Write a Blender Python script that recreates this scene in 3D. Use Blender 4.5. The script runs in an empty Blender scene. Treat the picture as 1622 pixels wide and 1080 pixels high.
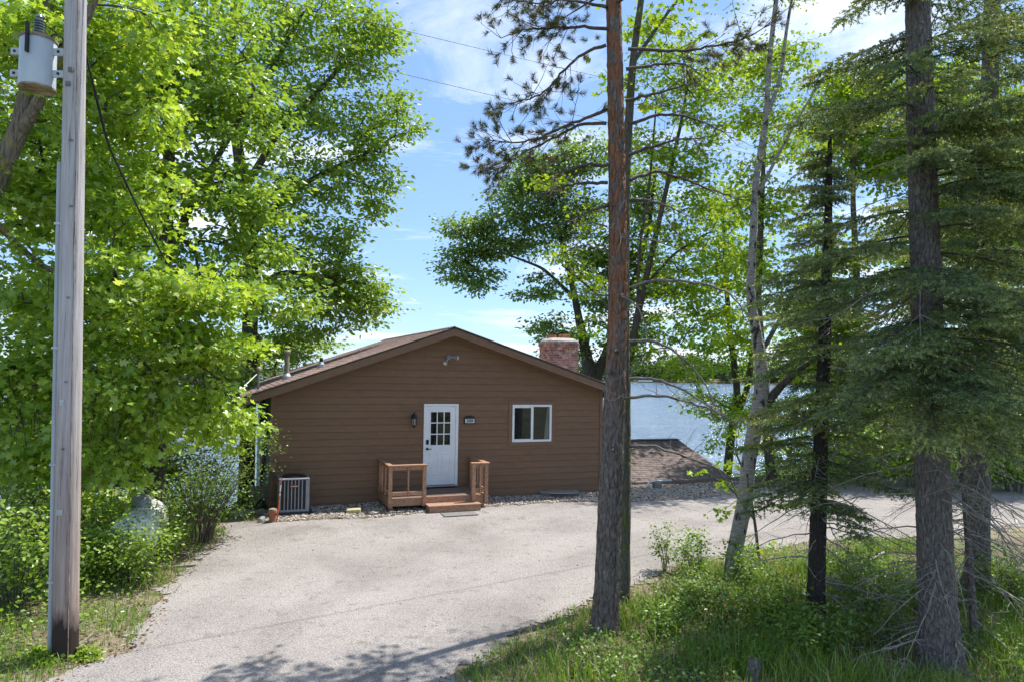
import bpy, bmesh, math
import numpy as np
from mathutils import Matrix, Vector

# ------------------------------------------------------------------ camera, sky, sun, exposure
sc = bpy.context.scene
PXW, PXH, FPX = 1622.0, 1080.0, 1130.0
PITCH, ROLL, SHIFT, HC = math.radians(1.4), math.radians(0.95), 21.4, 3.5
_f = np.array([0, math.cos(PITCH), math.sin(PITCH)]); _r = np.array([1.0, 0, 0]); _u = np.cross(_r, _f)
CR = math.cos(ROLL) * _r + math.sin(ROLL) * _u
CU = -math.sin(ROLL) * _r + math.cos(ROLL) * _u
CAMP = np.array([0, 0, HC])
cam_data = bpy.data.cameras.new('camera'); cam = bpy.data.objects.new('camera', cam_data); sc.collection.objects.link(cam)
cam_data.sensor_width = 36.0; cam_data.sensor_fit = 'HORIZONTAL'; cam_data.lens = 36.0 * FPX / PXW
cam_data.shift_y = SHIFT / PXW; cam_data.clip_start = 0.1; cam_data.clip_end = 5000
m = Matrix.Identity(4)
for i in range(3):
    m[i][0], m[i][1], m[i][2], m[i][3] = CR[i], CU[i], -_f[i], CAMP[i]
cam.matrix_world = m
sc.camera = cam

SUN_AZ, SUN_EL = math.radians(38.5), math.radians(63)     # azimuth counter-clockwise from +X
SUND = Vector((math.cos(SUN_EL) * math.cos(SUN_AZ), math.cos(SUN_EL) * math.sin(SUN_AZ), math.sin(SUN_EL)))
sl = bpy.data.lights.new('sun', 'SUN'); sl.energy = 3.4; sl.angle = math.radians(0.53); sl.color = (1.0, 0.955, 0.88)
so = bpy.data.objects.new('sun', sl); sc.collection.objects.link(so)
so.rotation_euler = (-SUND).to_track_quat('-Z', 'Y').to_euler()

world = bpy.data.worlds.new('World'); sc.world = world; world.use_nodes = True
wn, wl = world.node_tree.nodes, world.node_tree.links
wn.clear()
w_out = wn.new('ShaderNodeOutputWorld')
sky = wn.new('ShaderNodeTexSky'); sky.sky_type = 'NISHITA'; sky.sun_disc = False
sky.sun_elevation = SUN_EL; sky.sun_rotation = math.pi / 2 - SUN_AZ
sky.altitude = 300; sky.air_density = 1.0; sky.dust_density = 0.3; sky.ozone_density = 1.6
bg = wn.new('ShaderNodeBackground'); bg.inputs[1].default_value = 0.12
tint = wn.new('ShaderNodeMix'); tint.data_type = 'RGBA'; tint.blend_type = 'MULTIPLY'; tint.inputs[0].default_value = 1.0; tint.inputs[7].default_value = (0.74, 0.86, 1.0, 1)
wl.new(sky.outputs[0], tint.inputs[6])
blue_mix = wn.new('ShaderNodeMix'); blue_mix.data_type = 'RGBA'; blue_mix.inputs[0].default_value = 0.55; blue_mix.inputs[7].default_value = (1.35, 2.15, 3.6, 1)   # constant blue blended into the sky colour, tones down its bright horizon
wl.new(tint.outputs[2], blue_mix.inputs[6]); wl.new(blue_mix.outputs[2], bg.inputs[0])
bgc = wn.new('ShaderNodeBackground'); bgc.inputs[0].default_value = (1, 1, 1, 1); bgc.inputs[1].default_value = 0.72
tc = wn.new('ShaderNodeTexCoord'); sep = wn.new('ShaderNodeSeparateXYZ'); wl.new(tc.outputs['Generated'], sep.inputs[0])
def wmath(op, a, b=None):
    n = wn.new('ShaderNodeMath'); n.operation = op
    for k, v in enumerate((a, b)):
        if v is None: continue
        if isinstance(v, (int, float)): n.inputs[k].default_value = v
        else: wl.new(v, n.inputs[k])
    return n.outputs[0]
den = wmath('ADD', wmath('MAXIMUM', sep.outputs[2], 0.0), 0.16)
com = wn.new('ShaderNodeCombineXYZ')
wl.new(wmath('DIVIDE', sep.outputs[0], den), com.inputs[0]); wl.new(wmath('DIVIDE', sep.outputs[1], den), com.inputs[1])
mp = wn.new('ShaderNodeMapping'); mp.inputs['Scale'].default_value = (1.0, 1.7, 1); mp.inputs['Location'].default_value = (6.6, 5.5, 0)
mp.inputs['Rotation'].default_value = (0, 0, math.radians(25)); wl.new(com.outputs[0], mp.inputs[0])
nz = wn.new('ShaderNodeTexNoise'); nz.inputs['Scale'].default_value = 0.9; nz.inputs['Detail'].default_value = 9; nz.inputs['Roughness'].default_value = 0.62
nz.inputs['Distortion'].default_value = 0.5; wl.new(mp.outputs[0], nz.inputs['Vector'])
rp = wn.new('ShaderNodeValToRGB'); rp.color_ramp.elements[0].position = 0.50; rp.color_ramp.elements[1].position = 0.69
wl.new(nz.outputs[0], rp.inputs[0])
mx = wn.new('ShaderNodeMixShader'); wl.new(wmath('MULTIPLY', rp.outputs[0], 0.92), mx.inputs[0])
wl.new(bg.outputs[0], mx.inputs[1]); wl.new(bgc.outputs[0], mx.inputs[2]); wl.new(mx.outputs[0], w_out.inputs[0])

sc.view_settings.view_transform = 'Standard'; sc.view_settings.look = 'None'
sc.view_settings.exposure = 1.12; sc.view_settings.gamma = 1.0
sc.render.engine = 'CYCLES'
sc.cycles.max_bounces = 5; sc.cycles.diffuse_bounces = 3; sc.cycles.glossy_bounces = 2
sc.cycles.transmission_bounces = 3; sc.cycles.transparent_max_bounces = 4
sc.cycles.use_adaptive_sampling = True; sc.cycles.adaptive_threshold = 0.025; sc.cycles.caustics_reflective = False; sc.cycles.caustics_refractive = False
sc.cycles.use_denoising = True

COL = sc.collection
rng = np.random.default_rng(11)
TH = math.radians(21.5)
UX, UY = math.cos(TH), math.sin(TH)

def ray(px, py):
    return _f + (px - PXW / 2) / FPX * CR - (py - PXH / 2 - SHIFT) / FPX * CU
def at(px, py, Y):                       # point of the place seen there at ground distance Y
    d = ray(px, py); return CAMP + d * (Y / d[1])
def onz(px, py, z=0.0):
    d = ray(px, py); return CAMP + d * ((z - HC) / d[2])
P0 = onz(425, 812)                       # cabin's front corner by the shrubs
def hw(u, v, z=0.0):
    return np.array([P0[0] + u * UX - v * UY, P0[1] + u * UY + v * UX, z])
def uv_of(x, y):
    dx, dy = x - P0[0], y - P0[1]
    return dx * UX + dy * UY, -dx * UY + dy * UX

def smooth(a, b, x):
    t = np.clip((x - a) / (b - a), 0, 1); return t * t * (3 - 2 * t)
def fnoise(x, y, s=1.0, seed=0):
    x, y = np.asarray(x) * s + seed * 3.1, np.asarray(y) * s - seed * 1.7
    return (np.sin(x * 1.3 + 1.7 * np.sin(y * 0.9)) + np.sin(y * 1.7 + 1.3 * np.sin(x * 1.1 + 2)) + np.sin((x + y) * 2.3 + 1) * 0.5 + np.sin((x - y * 1.3) * 4.1) * 0.25) / 2.75
def ground(x, y):
    x, y = np.asarray(x, float), np.asarray(y, float)
    u, v = uv_of(x, y)
    z = 0.10 * smooth(-4.0, -1.6, v) * smooth(-1.0, 0.4, u) * (1 - smooth(8.5, 12, u))
    edge = 0.35 + 1.0 * smooth(8, 10.5, u)
    z = z - 4.6 * smooth(0, 1, (v - edge) / 14.0)
    fy = 625 + 25 * np.sin(x * 0.006 + 1)
    z = z + 6.5 * smooth(fy - 25, fy + 30, y)
    z = z + 0.035 * fnoise(x, y, 1.3) * smooth(0.5, 2.0, drive_dist(x, y))
    z = z + 0.25 * smooth(1.0, 6.0, drive_dist(x, y)) * smooth(-2, 0, x) * (1 - smooth(14.5, 16, y)) * (y < 17) * 0.3
    return z

# driveway outline (metres)
DRV = [(-6.8, 2.0), (-5.7, 6.6), (-5.05, 8.2), (-4.75, 9.0), (-5.1, 10.2), (-5.45, 11.6), (-5.75, 13.2), (-5.95, 15.0), (-6.5, 15.8), (-6.4, 16.4)]
DRV += [tuple(hw(u, v)[:2]) for u, v in [(-0.7, -0.7), (0.0, -1.45), (1.3, -1.55), (2.4, -1.6), (3.3, -1.45), (4.3, -1.35), (5.3, -1.15), (7.5, -1.05), (9.0, -1.5), (11.3, -1.2), (14.9, -0.3), (19, 0.0), (30, -2.0)]]
DRV += [(26, 19.5), (17, 18.4), (12.3, 17.2), (9.0, 16.0), (6.6, 15.2), (5.0, 14.4), (3.3, 13.3), (2.05, 11.8), (1.0, 10.6), (0.0, 9.3), (-0.55, 8.2), (-1.0, 6.5), (-1.6, 2.0)]
DRVA = np.array(DRV)
def inside(x, y, poly):
    x, y = np.asarray(x), np.asarray(y); r = np.zeros(np.shape(x), bool); n = len(poly); j = n - 1
    for i in range(n):
        xi, yi = poly[i]; xj, yj = poly[j]
        c = ((yi > y) != (yj > y)) & (x < (xj - xi) * (y - yi) / ((yj - yi) or 1e-9) + xi)
        r ^= c; j = i
    return r
def drive_dist(x, y):                    # distance outside the driveway (0 inside)
    x, y = np.asarray(x, float), np.asarray(y, float); best = np.full(np.shape(x), 1e9)
    n = len(DRVA)
    for i in range(n):
        a, b = DRVA[i], DRVA[(i + 1) % n]; ab = b - a; L = ab @ ab
        t = np.clip(((x - a[0]) * ab[0] + (y - a[1]) * ab[1]) / L, 0, 1)
        best = np.minimum(best, np.hypot(x - a[0] - t * ab[0], y - a[1] - t * ab[1]))
    return np.where(inside(x, y, DRV), -best, best)

# ------------------------------------------------------------------ materials
def mat_new(name):
    M = bpy.data.materials.new(name); M.use_nodes = True
    return M, M.node_tree.nodes, M.node_tree.links, M.node_tree.nodes['Principled BSDF']
def ramp(nd, stops):
    r = nd.new('ShaderNodeValToRGB'); e = r.color_ramp.elements
    while len(e) < len(stops): e.new(0.5)
    for k, (p, c) in enumerate(stops): e[k].position = p; e[k].color = (*c, 1)
    return r
def surf(name, c1, c2, scale=6, stretch=(1, 1, 1), rough=0.8, bump=0.2, bscale=None, detail=6, metallic=0, spec=0.3, coord='Object', lo=0.35, hi=0.65, bdist=0.02, per_object=0.0):
    M, nd, ln, P = mat_new(name)
    t = nd.new('ShaderNodeTexCoord'); mp = nd.new('ShaderNodeMapping'); mp.inputs['Scale'].default_value = stretch
    ln.new(t.outputs[coord], mp.inputs[0])
    n = nd.new('ShaderNodeTexNoise'); n.inputs['Scale'].default_value = scale; n.inputs['Detail'].default_value = detail; n.inputs['Roughness'].default_value = 0.65
    ln.new(mp.outputs[0], n.inputs['Vector'])
    r = ramp(nd, [(lo, c1), (hi, c2)]); ln.new(n.outputs[0], r.inputs[0])
    out = r.outputs[0]
    if per_object:
        oi = nd.new('ShaderNodeObjectInfo'); hs = nd.new('ShaderNodeHueSaturation')
        mr = nd.new('ShaderNodeMapRange'); mr.inputs[3].default_value = 1 - per_object; mr.inputs[4].default_value = 1 + per_object
        ln.new(oi.outputs['Random'], mr.inputs[0]); ln.new(mr.outputs[0], hs.inputs['Value']); ln.new(out, hs.inputs['Color']); out = hs.outputs[0]
    ln.new(out, P.inputs['Base Color'])
    P.inputs['Roughness'].default_value = rough; P.inputs['Metallic'].default_value = metallic; P.inputs['Specular IOR Level'].default_value = spec
    if bump:
        n2 = nd.new('ShaderNodeTexNoise'); n2.inputs['Scale'].default_value = bscale or scale * 3; n2.inputs['Detail'].default_value = 5
        ln.new(mp.outputs[0], n2.inputs['Vector'])
        b = nd.new('ShaderNodeBump'); b.inputs['Strength'].default_value = bump; b.inputs['Distance'].default_value = bdist
        ln.new(n2.outputs[0], b.inputs['Height']); ln.new(b.outputs[0], P.inputs['Normal'])
    return M
def leaf_mat(name, stops, trans=0.42, gain=1.5, gloss=0.025):
    M, nd, ln, P = mat_new(name); nd.remove(P)
    a = nd.new('ShaderNodeAttribute'); a.attribute_name = 'rnd'
    r = ramp(nd, stops); ln.new(a.outputs['Fac'], r.inputs[0])
    d = nd.new('ShaderNodeBsdfDiffuse'); ln.new(r.outputs[0], d.inputs[0])
    tr = nd.new('ShaderNodeBsdfTranslucent')
    vm = nd.new('ShaderNodeVectorMath'); vm.operation = 'MULTIPLY'; vm.inputs[1].default_value = (gain * 1.1, gain, gain * 0.5)
    ln.new(r.outputs[0], vm.inputs[0]); ln.new(vm.outputs[0], tr.inputs[0])
    m1 = nd.new('ShaderNodeMixShader'); m1.inputs[0].default_value = trans; ln.new(d.outputs[0], m1.inputs[1]); ln.new(tr.outputs[0], m1.inputs[2])
    g = nd.new('ShaderNodeBsdfGlossy'); g.inputs['Roughness'].default_value = 0.38; g.inputs['Color'].default_value = (0.9, 0.95, 1, 1)
    m2 = nd.new('ShaderNodeMixShader'); m2.inputs[0].default_value = gloss; ln.new(m1.outputs[0], m2.inputs[1]); ln.new(g.outputs[0], m2.inputs[2])
    ln.new(m2.outputs[0], nd['Material Output'].inputs[0])
    return M
def bark_mat(name, dark, light, accent=None, vs=(14, 14, 2.2), bump=0.9, accent_from=None, patch=None):
    M, nd, ln, P = mat_new(name)
    t = nd.new('ShaderNodeTexCoord'); mp = nd.new('ShaderNodeMapping'); mp.inputs['Scale'].default_value = vs
    ln.new(t.outputs['Object'], mp.inputs[0])
    n0 = nd.new('ShaderNodeTexNoise'); n0.inputs['Scale'].default_value = 0.7; n0.inputs['Detail'].default_value = 4
    ln.new(mp.outputs[0], n0.inputs['Vector'])
    mixv = nd.new('ShaderNodeVectorMath'); mixv.operation = 'ADD'
    ln.new(mp.outputs[0], mixv.inputs[0]); ln.new(n0.outputs['Color'], mixv.inputs[1])
    vo = nd.new('ShaderNodeTexVoronoi'); vo.feature = 'DISTANCE_TO_EDGE'; vo.inputs['Scale'].default_value = 1.1
    ln.new(mixv.outputs[0], vo.inputs['Vector'])
    n = nd.new('ShaderNodeTexNoise'); n.inputs['Scale'].default_value = 2.4; n.inputs['Detail'].default_value = 8; n.inputs['Roughness'].default_value = 0.7
    ln.new(mp.outputs[0], n.inputs['Vector'])
    r = ramp(nd, [(0.3, dark), (0.68, light)]); ln.new(n.outputs[0], r.inputs[0])
    col = r.outputs[0]
    if accent:
        n3 = nd.new('ShaderNodeTexNoise'); n3.inputs['Scale'].default_value = 0.85; n3.inputs['Detail'].default_value = 5; ln.new(mp.outputs[0], n3.inputs['Vector'])
        r3 = ramp(nd, [(0.44, (0, 0, 0)), (0.54, (1, 1, 1))]); ln.new(n3.outputs[0], r3.inputs[0])
        fac = r3.outputs[0]
        if accent_from:
            s = nd.new('ShaderNodeSeparateXYZ'); ln.new(t.outputs['Object'], s.inputs[0])
            mr = nd.new('ShaderNodeMapRange'); mr.inputs[1].default_value, mr.inputs[2].default_value = accent_from; ln.new(s.outputs[2], mr.inputs[0])
            mm = nd.new('ShaderNodeMath'); mm.operation = 'MULTIPLY'; ln.new(fac, mm.inputs[0]); ln.new(mr.outputs[0], mm.inputs[1]); fac = mm.outputs[0]
        mc = nd.new('ShaderNodeMix'); mc.data_type = 'RGBA'; ln.new(fac, mc.inputs[0]); ln.new(col, mc.inputs[6]); mc.inputs[7].default_value = (*accent, 1)
        col = mc.outputs[2]
    if patch:                                             # dark scars / lichen
        n4 = nd.new('ShaderNodeTexNoise'); n4.inputs['Scale'].default_value = patch[1]; n4.inputs['Detail'].default_value = 7
        mp4 = nd.new('ShaderNodeMapping'); mp4.inputs['Scale'].default_value = patch[3] if len(patch) > 3 else (1, 1, 1); ln.new(t.outputs['Object'], mp4.inputs[0]); ln.new(mp4.outputs[0], n4.inputs['Vector'])
        r4 = ramp(nd, [(patch[2], (0, 0, 0)), (patch[2] + 0.07, (1, 1, 1))]); ln.new(n4.outputs[0], r4.inputs[0])
        mc = nd.new('ShaderNodeMix'); mc.data_type = 'RGBA'; ln.new(r4.outputs[0], mc.inputs[0]); ln.new(col, mc.inputs[6]); mc.inputs[7].default_value = (*patch[0], 1)
        col = mc.outputs[2]
    ln.new(col, P.inputs['Base Color']); P.inputs['Roughness'].default_value = 0.9; P.inputs['Specular IOR Level'].default_value = 0.15
    rv = ramp(nd, [(0.0, (0, 0, 0)), (0.22, (1, 1, 1))]); ln.new(vo.outputs['Distance'], rv.inputs[0])
    ad = nd.new('ShaderNodeMath'); ad.operation = 'MULTIPLY_ADD'; ln.new(n.outputs[0], ad.inputs[0]); ad.inputs[1].default_value = 0.5; ln.new(rv.outputs[0], ad.inputs[2])
    b = nd.new('ShaderNodeBump'); b.inputs['Strength'].default_value = bump; b.inputs['Distance'].default_value = 0.03
    ln.new(ad.outputs[0], b.inputs['Height']); ln.new(b.outputs[0], P.inputs['Normal'])
    return M
def glass_mat(name, tint=(0.012, 0.014, 0.016), rough=0.03):
    M, nd, ln, P = mat_new(name)
    P.inputs['Base Color'].default_value = (*tint, 1); P.inputs['Roughness'].default_value = rough; P.inputs['Specular IOR Level'].default_value = 0.9
    P.inputs['Coat Weight'].default_value = 0.15; P.inputs['Coat Roughness'].default_value = 0.02
    return M

MAT = {}
MAT['siding'] = surf('brown_siding', (0.174, 0.099, 0.056), (0.205, 0.119, 0.069), 3, (1, 1, 4), 0.62, 0.12, 60, bdist=0.003, per_object=0.05)
MAT['trim'] = surf('brown_trim', (0.175, 0.103, 0.062), (0.205, 0.124, 0.078), 6, (2, 2, 2), 0.6, 0.1)
MAT['skirt'] = surf('brown_skirt', (0.165, 0.105, 0.07), (0.20, 0.132, 0.09), 5, (1, 1, 1), 0.75, 0.2)
MAT['white'] = surf('white_paint', (0.70, 0.72, 0.74), (0.80, 0.81, 0.82), 3, (1, 1, 1), 0.4, 0.0)
MAT['greenwall'] = surf('grey_green_siding', (0.17, 0.21, 0.155), (0.22, 0.27, 0.20), 3, (1, 1, 4), 0.85, 0.2, spec=0.08)
MAT['glass'] = glass_mat('dark_glass')
MAT['shingle'] = surf('brown_shingle', (0.20, 0.138, 0.122), (0.36, 0.265, 0.235), 14, (1, 1, 1), 0.95, 0.6, 90, per_object=0.16, spec=0.1, bdist=0.01)
MAT['shingle2'] = surf('weathered_shingle', (0.115, 0.09, 0.08), (0.235, 0.19, 0.17), 9, (1, 1, 1), 0.95, 0.6, 90, per_object=0.14, spec=0.1, bdist=0.01)
MAT['darkroof'] = surf('roof_edge', (0.05, 0.035, 0.03), (0.08, 0.06, 0.05), 8, rough=0.9)
MAT['brick'] = surf('red_brick', (0.23, 0.105, 0.08), (0.48, 0.30, 0.235), 7, (1, 1, 1), 0.95, 0.6, 40, per_object=0.45, bdist=0.01)
MAT['mortar'] = surf('mortar', (0.30, 0.27, 0.24), (0.52, 0.47, 0.42), 9, rough=0.95, bump=0.5)
MAT['concrete'] = surf('concrete', (0.32, 0.30, 0.27), (0.50, 0.47, 0.42), 5, rough=0.9, bump=0.4)
MAT['terracotta'] = surf('terracotta', (0.33, 0.12, 0.065), (0.46, 0.19, 0.11), 6, rough=0.8, bump=0.2)
MAT['deck'] = surf('stained_cedar', (0.26, 0.135, 0.08), (0.47, 0.28, 0.18), 3.5, (7, 7, 7), 0.7, 0.35, 30, per_object=0.14, bdist=0.006)
MAT['deckfloor'] = surf('worn_deck_boards', (0.12, 0.075, 0.055), (0.22, 0.15, 0.115), 4, (3, 9, 3), 0.75, 0.35, per_object=0.12, bdist=0.006)
MAT['black'] = surf('black_metal', (0.012, 0.012, 0.013), (0.025, 0.025, 0.026), 5, rough=0.45, bump=0.0)
MAT['grey_metal'] = surf('grey_painted_metal', (0.22, 0.235, 0.26), (0.28, 0.295, 0.32), 4, rough=0.42, bump=0.0)
MAT['fin'] = surf('dark_coil_fins', (0.025, 0.028, 0.032), (0.05, 0.055, 0.06), 20, (8, 8, 60), 0.6, 0.5)
MAT['galv'] = surf('galvanised_steel', (0.38, 0.40, 0.42), (0.55, 0.57, 0.58), 7, rough=0.4, bump=0.1, metallic=0.6)
MAT['ventmetal'] = surf('weathered_vent_metal', (0.20, 0.18, 0.12), (0.34, 0.31, 0.22), 6, rough=0.55, bump=0.1, metallic=0.3)
MAT['orange'] = surf('orange_plastic', (0.62, 0.10, 0.03), (0.72, 0.15, 0.05), 6, rough=0.5, bump=0)
MAT['lensglass'] = glass_mat('lamp_glass', (0.30, 0.29, 0.26), 0.1)
MAT['lampwhite'] = surf('lamp_lens', (0.62, 0.58, 0.48), (0.74, 0.70, 0.60), 6, rough=0.3, bump=0)
MAT['xfmr'] = surf('pale_grey_enamel', (0.46, 0.51, 0.54), (0.55, 0.60, 0.63), 3, (1, 1, 0.5), 0.38, 0.0)
MAT['rust'] = surf('rusty_underside', (0.13, 0.07, 0.035), (0.42, 0.37, 0.28), 6, rough=0.85, bump=0.3)
MAT['pvc'] = surf('grey_conduit', (0.36, 0.40, 0.43), (0.44, 0.48, 0.51), 4, (1, 1, 0.2), 0.5, 0)
MAT['porcelain'] = surf('grey_porcelain', (0.13, 0.16, 0.18), (0.20, 0.24, 0.26), 5, rough=0.2, bump=0)
MAT['tank'] = surf('white_tank_paint', (0.62, 0.62, 0.60), (0.78, 0.78, 0.76), 3, rough=0.45, bump=0.05)
MAT['rock'] = surf('grey_rock', (0.16, 0.155, 0.145), (0.42, 0.40, 0.37), 5, rough=0.9, bump=0.6)
MAT['yellowstone'] = surf('buff_paver', (0.40, 0.34, 0.20), (0.54, 0.47, 0.30), 10, rough=0.9, bump=0.3)
MAT['curtain'] = surf('pale_curtain', (0.30, 0.36, 0.36), (0.42, 0.48, 0.47), 4, (30, 30, 1), 0.9, 0.2)
MAT['timber'] = surf('weathered_timber', (0.19, 0.18, 0.13), (0.33, 0.31, 0.23), 4, (1.5, 8, 8), 0.9, 0.5)
MAT['sign'] = surf('pale_plate', (0.52, 0.57, 0.56), (0.62, 0.66, 0.66), 4, rough=0.5, bump=0)
MAT['dirt'] = surf('bed_soil', (0.10, 0.075, 0.055), (0.20, 0.16, 0.12), 9, rough=0.95, bump=0.6)
MAT['mat_slab'] = surf('grey_door_mat', (0.16, 0.15, 0.145), (0.23, 0.22, 0.21), 20, rough=0.95, bump=0.4)
MAT['maple'] = leaf_mat('maple_leaf', [(0, (0.15, 0.26, 0.022)), (0.45, (0.27, 0.41, 0.042)), (0.85, (0.42, 0.54, 0.10)), (1, (0.52, 0.54, 0.20))], gain=1.75, trans=0.40, gloss=0.045)
MAT['maple2'] = leaf_mat('deep_maple_leaf', [(0, (0.13, 0.23, 0.025)), (0.6, (0.24, 0.37, 0.045)), (1, (0.38, 0.49, 0.11))], gain=1.7, trans=0.40, gloss=0.045)
MAT['ash'] = leaf_mat('cool_green_leaf', [(0, (0.11, 0.20, 0.045)), (0.6, (0.19, 0.30, 0.065)), (1, (0.31, 0.41, 0.12))], gloss=0.05, trans=0.42)
MAT['sap'] = leaf_mat('yellow_green_leaf', [(0, (0.17, 0.30, 0.02)), (0.6, (0.27, 0.40, 0.03)), (1, (0.42, 0.47, 0.06))])
MAT['shrubleaf'] = leaf_mat('pale_shrub_leaf', [(0, (0.10, 0.20, 0.03)), (0.6, (0.19, 0.29, 0.06)), (1, (0.30, 0.37, 0.15))])
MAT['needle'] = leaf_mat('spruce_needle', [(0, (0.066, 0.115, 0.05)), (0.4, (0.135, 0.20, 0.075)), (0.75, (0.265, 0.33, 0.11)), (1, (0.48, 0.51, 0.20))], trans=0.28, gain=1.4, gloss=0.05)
MAT['pineneedle'] = leaf_mat('pine_needle', [(0, (0.09, 0.105, 0.055)), (0.7, (0.145, 0.155, 0.075)), (1, (0.26, 0.17, 0.08))], trans=0.3, gain=1.2)
MAT['under'] = leaf_mat('undergrowth_leaf', [(0, (0.09, 0.18, 0.026)), (0.6, (0.17, 0.29, 0.044)), (1, (0.30, 0.41, 0.09))])
MAT['grass'] = leaf_mat('grass_blade', [(0, (0.08, 0.18, 0.022)), (0.5, (0.155, 0.28, 0.036)), (0.75, (0.26, 0.35, 0.065)), (0.92, (0.44, 0.41, 0.20)), (1, (0.52, 0.47, 0.28))], trans=0.35)
MAT['drygrass'] = leaf_mat('dry_grass', [(0, (0.30, 0.23, 0.12)), (0.6, (0.42, 0.34, 0.2)), (1, (0.16, 0.23, 0.04))], trans=0.25, gain=1.1)
MAT['litter'] = leaf_mat('dead_leaf', [(0, (0.10, 0.055, 0.03)), (0.6, (0.20, 0.12, 0.07)), (1, (0.34, 0.25, 0.16))], trans=0.1, gain=1.0)
MAT['farleaf'] = leaf_mat('far_foliage', [(0, (0.05, 0.09, 0.035)), (0.5, (0.09, 0.145, 0.05)), (1, (0.17, 0.22, 0.08))], trans=0.2, gain=1.1)
MAT['bark'] = bark_mat('maple_bark', (0.055, 0.045, 0.037), (0.17, 0.145, 0.12))
MAT['barklight'] = bark_mat('grey_bark', (0.13, 0.105, 0.08), (0.32, 0.27, 0.21), patch=((0.30, 0.24, 0.08), 3.0, 0.60))
MAT['twig'] = surf('twig_bark', (0.06, 0.05, 0.042), (0.12, 0.10, 0.085), 8, rough=0.9, bump=0.2)
MAT['pinetwig'] = surf('pine_branch_bark', (0.075, 0.058, 0.05), (0.15, 0.115, 0.095), 8, rough=0.9, bump=0.2)
MAT['deadtwig'] = surf('dead_grey_twig', (0.20, 0.18, 0.16), (0.36, 0.33, 0.30), 8, rough=0.9, bump=0.2)
MAT['pinebark'] = bark_mat('red_pine_bark', (0.075, 0.06, 0.052), (0.29, 0.24, 0.21), accent=(0.29, 0.135, 0.075), vs=(13, 13, 4.5), accent_from=(2.8, 4.4), bump=1.0)
MAT['sprucebark'] = bark_mat('spruce_bark', (0.085, 0.07, 0.062), (0.30, 0.26, 0.24), vs=(16, 16, 6.5), bump=0.9, patch=((0.24, 0.24, 0.20), 5.0, 0.62))
MAT['darkbark'] = bark_mat('dark_spruce_bark', (0.035, 0.028, 0.025), (0.10, 0.085, 0.078), vs=(18, 18, 7), bump=0.8)
MAT['mossbark'] = bark_mat('mossy_bark', (0.075, 0.068, 0.05), (0.20, 0.185, 0.14), vs=(14, 14, 4), bump=0.7, patch=((0.14, 0.15, 0.05), 4.0, 0.55))
MAT['birch'] = bark_mat('birch_bark', (0.23, 0.205, 0.18), (0.58, 0.545, 0.50), accent=(0.36, 0.325, 0.29), vs=(6, 6, 24), bump=0.7, patch=((0.07, 0.06, 0.052), 1.0, 0.56, (9, 9, 5)))

def pole_material():
    M, nd, ln, P = mat_new('weathered_pole_wood')
    t = nd.new('ShaderNodeTexCoord'); mp = nd.new('ShaderNodeMapping'); mp.inputs['Scale'].default_value = (22, 22, 0.8); ln.new(t.outputs['Object'], mp.inputs[0])
    n = nd.new('ShaderNodeTexNoise'); n.inputs['Scale'].default_value = 1.3; n.inputs['Detail'].default_value = 9; n.inputs['Roughness'].default_value = 0.72; n.inputs['Distortion'].default_value = 0.4; ln.new(mp.outputs[0], n.inputs['Vector'])
    up = ramp(nd, [(0.33, (0.10, 0.085, 0.08)), (0.41, (0.42, 0.385, 0.375)), (0.7, (0.64, 0.60, 0.595))]); ln.new(n.outputs[0], up.inputs[0])
    lo = ramp(nd, [(0.33, (0.05, 0.03, 0.024)), (0.41, (0.27, 0.195, 0.16)), (0.7, (0.44, 0.36, 0.31))]); ln.new(n.outputs[0], lo.inputs[0])
    s = nd.new('ShaderNodeSeparateXYZ'); ln.new(t.outputs['Object'], s.inputs[0])
    mr = nd.new('ShaderNodeMapRange'); mr.inputs[1].default_value = 0.5; mr.inputs[2].default_value = 3.8; ln.new(s.outputs[2], mr.inputs[0])
    mc = nd.new('ShaderNodeMix'); mc.data_type = 'RGBA'; ln.new(mr.outputs[0], mc.inputs[0]); ln.new(lo.outputs[0], mc.inputs[6]); ln.new(up.outputs[0], mc.inputs[7])
    # charred tar stain round the butt
    n2 = nd.new('ShaderNodeTexNoise'); n2.inputs['Scale'].default_value = 3.0; n2.inputs['Detail'].default_value = 5; mp2 = nd.new('ShaderNodeMapping'); mp2.inputs['Scale'].default_value = (4, 4, 1.2)
    ln.new(t.outputs['Object'], mp2.inputs[0]); ln.new(mp2.outputs[0], n2.inputs['Vector'])
    z2 = nd.new('ShaderNodeMath'); z2.operation = 'MULTIPLY_ADD'; ln.new(n2.outputs[0], z2.inputs[0]); z2.inputs[1].default_value = -0.75; ln.new(s.outputs[2], z2.inputs[2])
    r2 = ramp(nd, [(0.0, (1, 1, 1)), (0.06, (.75, .75, .75)), (0.30, (0, 0, 0))]); ln.new(z2.outputs[0], r2.inputs[0])
    mc2 = nd.new('ShaderNodeMix'); mc2.data_type = 'RGBA'; ln.new(r2.outputs[0], mc2.inputs[0]); ln.new(mc.outputs[2], mc2.inputs[6]); mc2.inputs[7].default_value = (0.045, 0.033, 0.028, 1)
    ln.new(mc2.outputs[2], P.inputs['Base Color']); P.inputs['Roughness'].default_value = 0.85; P.inputs['Specular IOR Level'].default_value = 0.2
    b = nd.new('ShaderNodeBump'); b.inputs['Strength'].default_value = 0.7; b.inputs['Distance'].default_value = 0.02; ln.new(n.outputs[0], b.inputs['Height']); ln.new(b.outputs[0], P.inputs['Normal'])
    return M
MAT['pole'] = pole_material()

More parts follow.
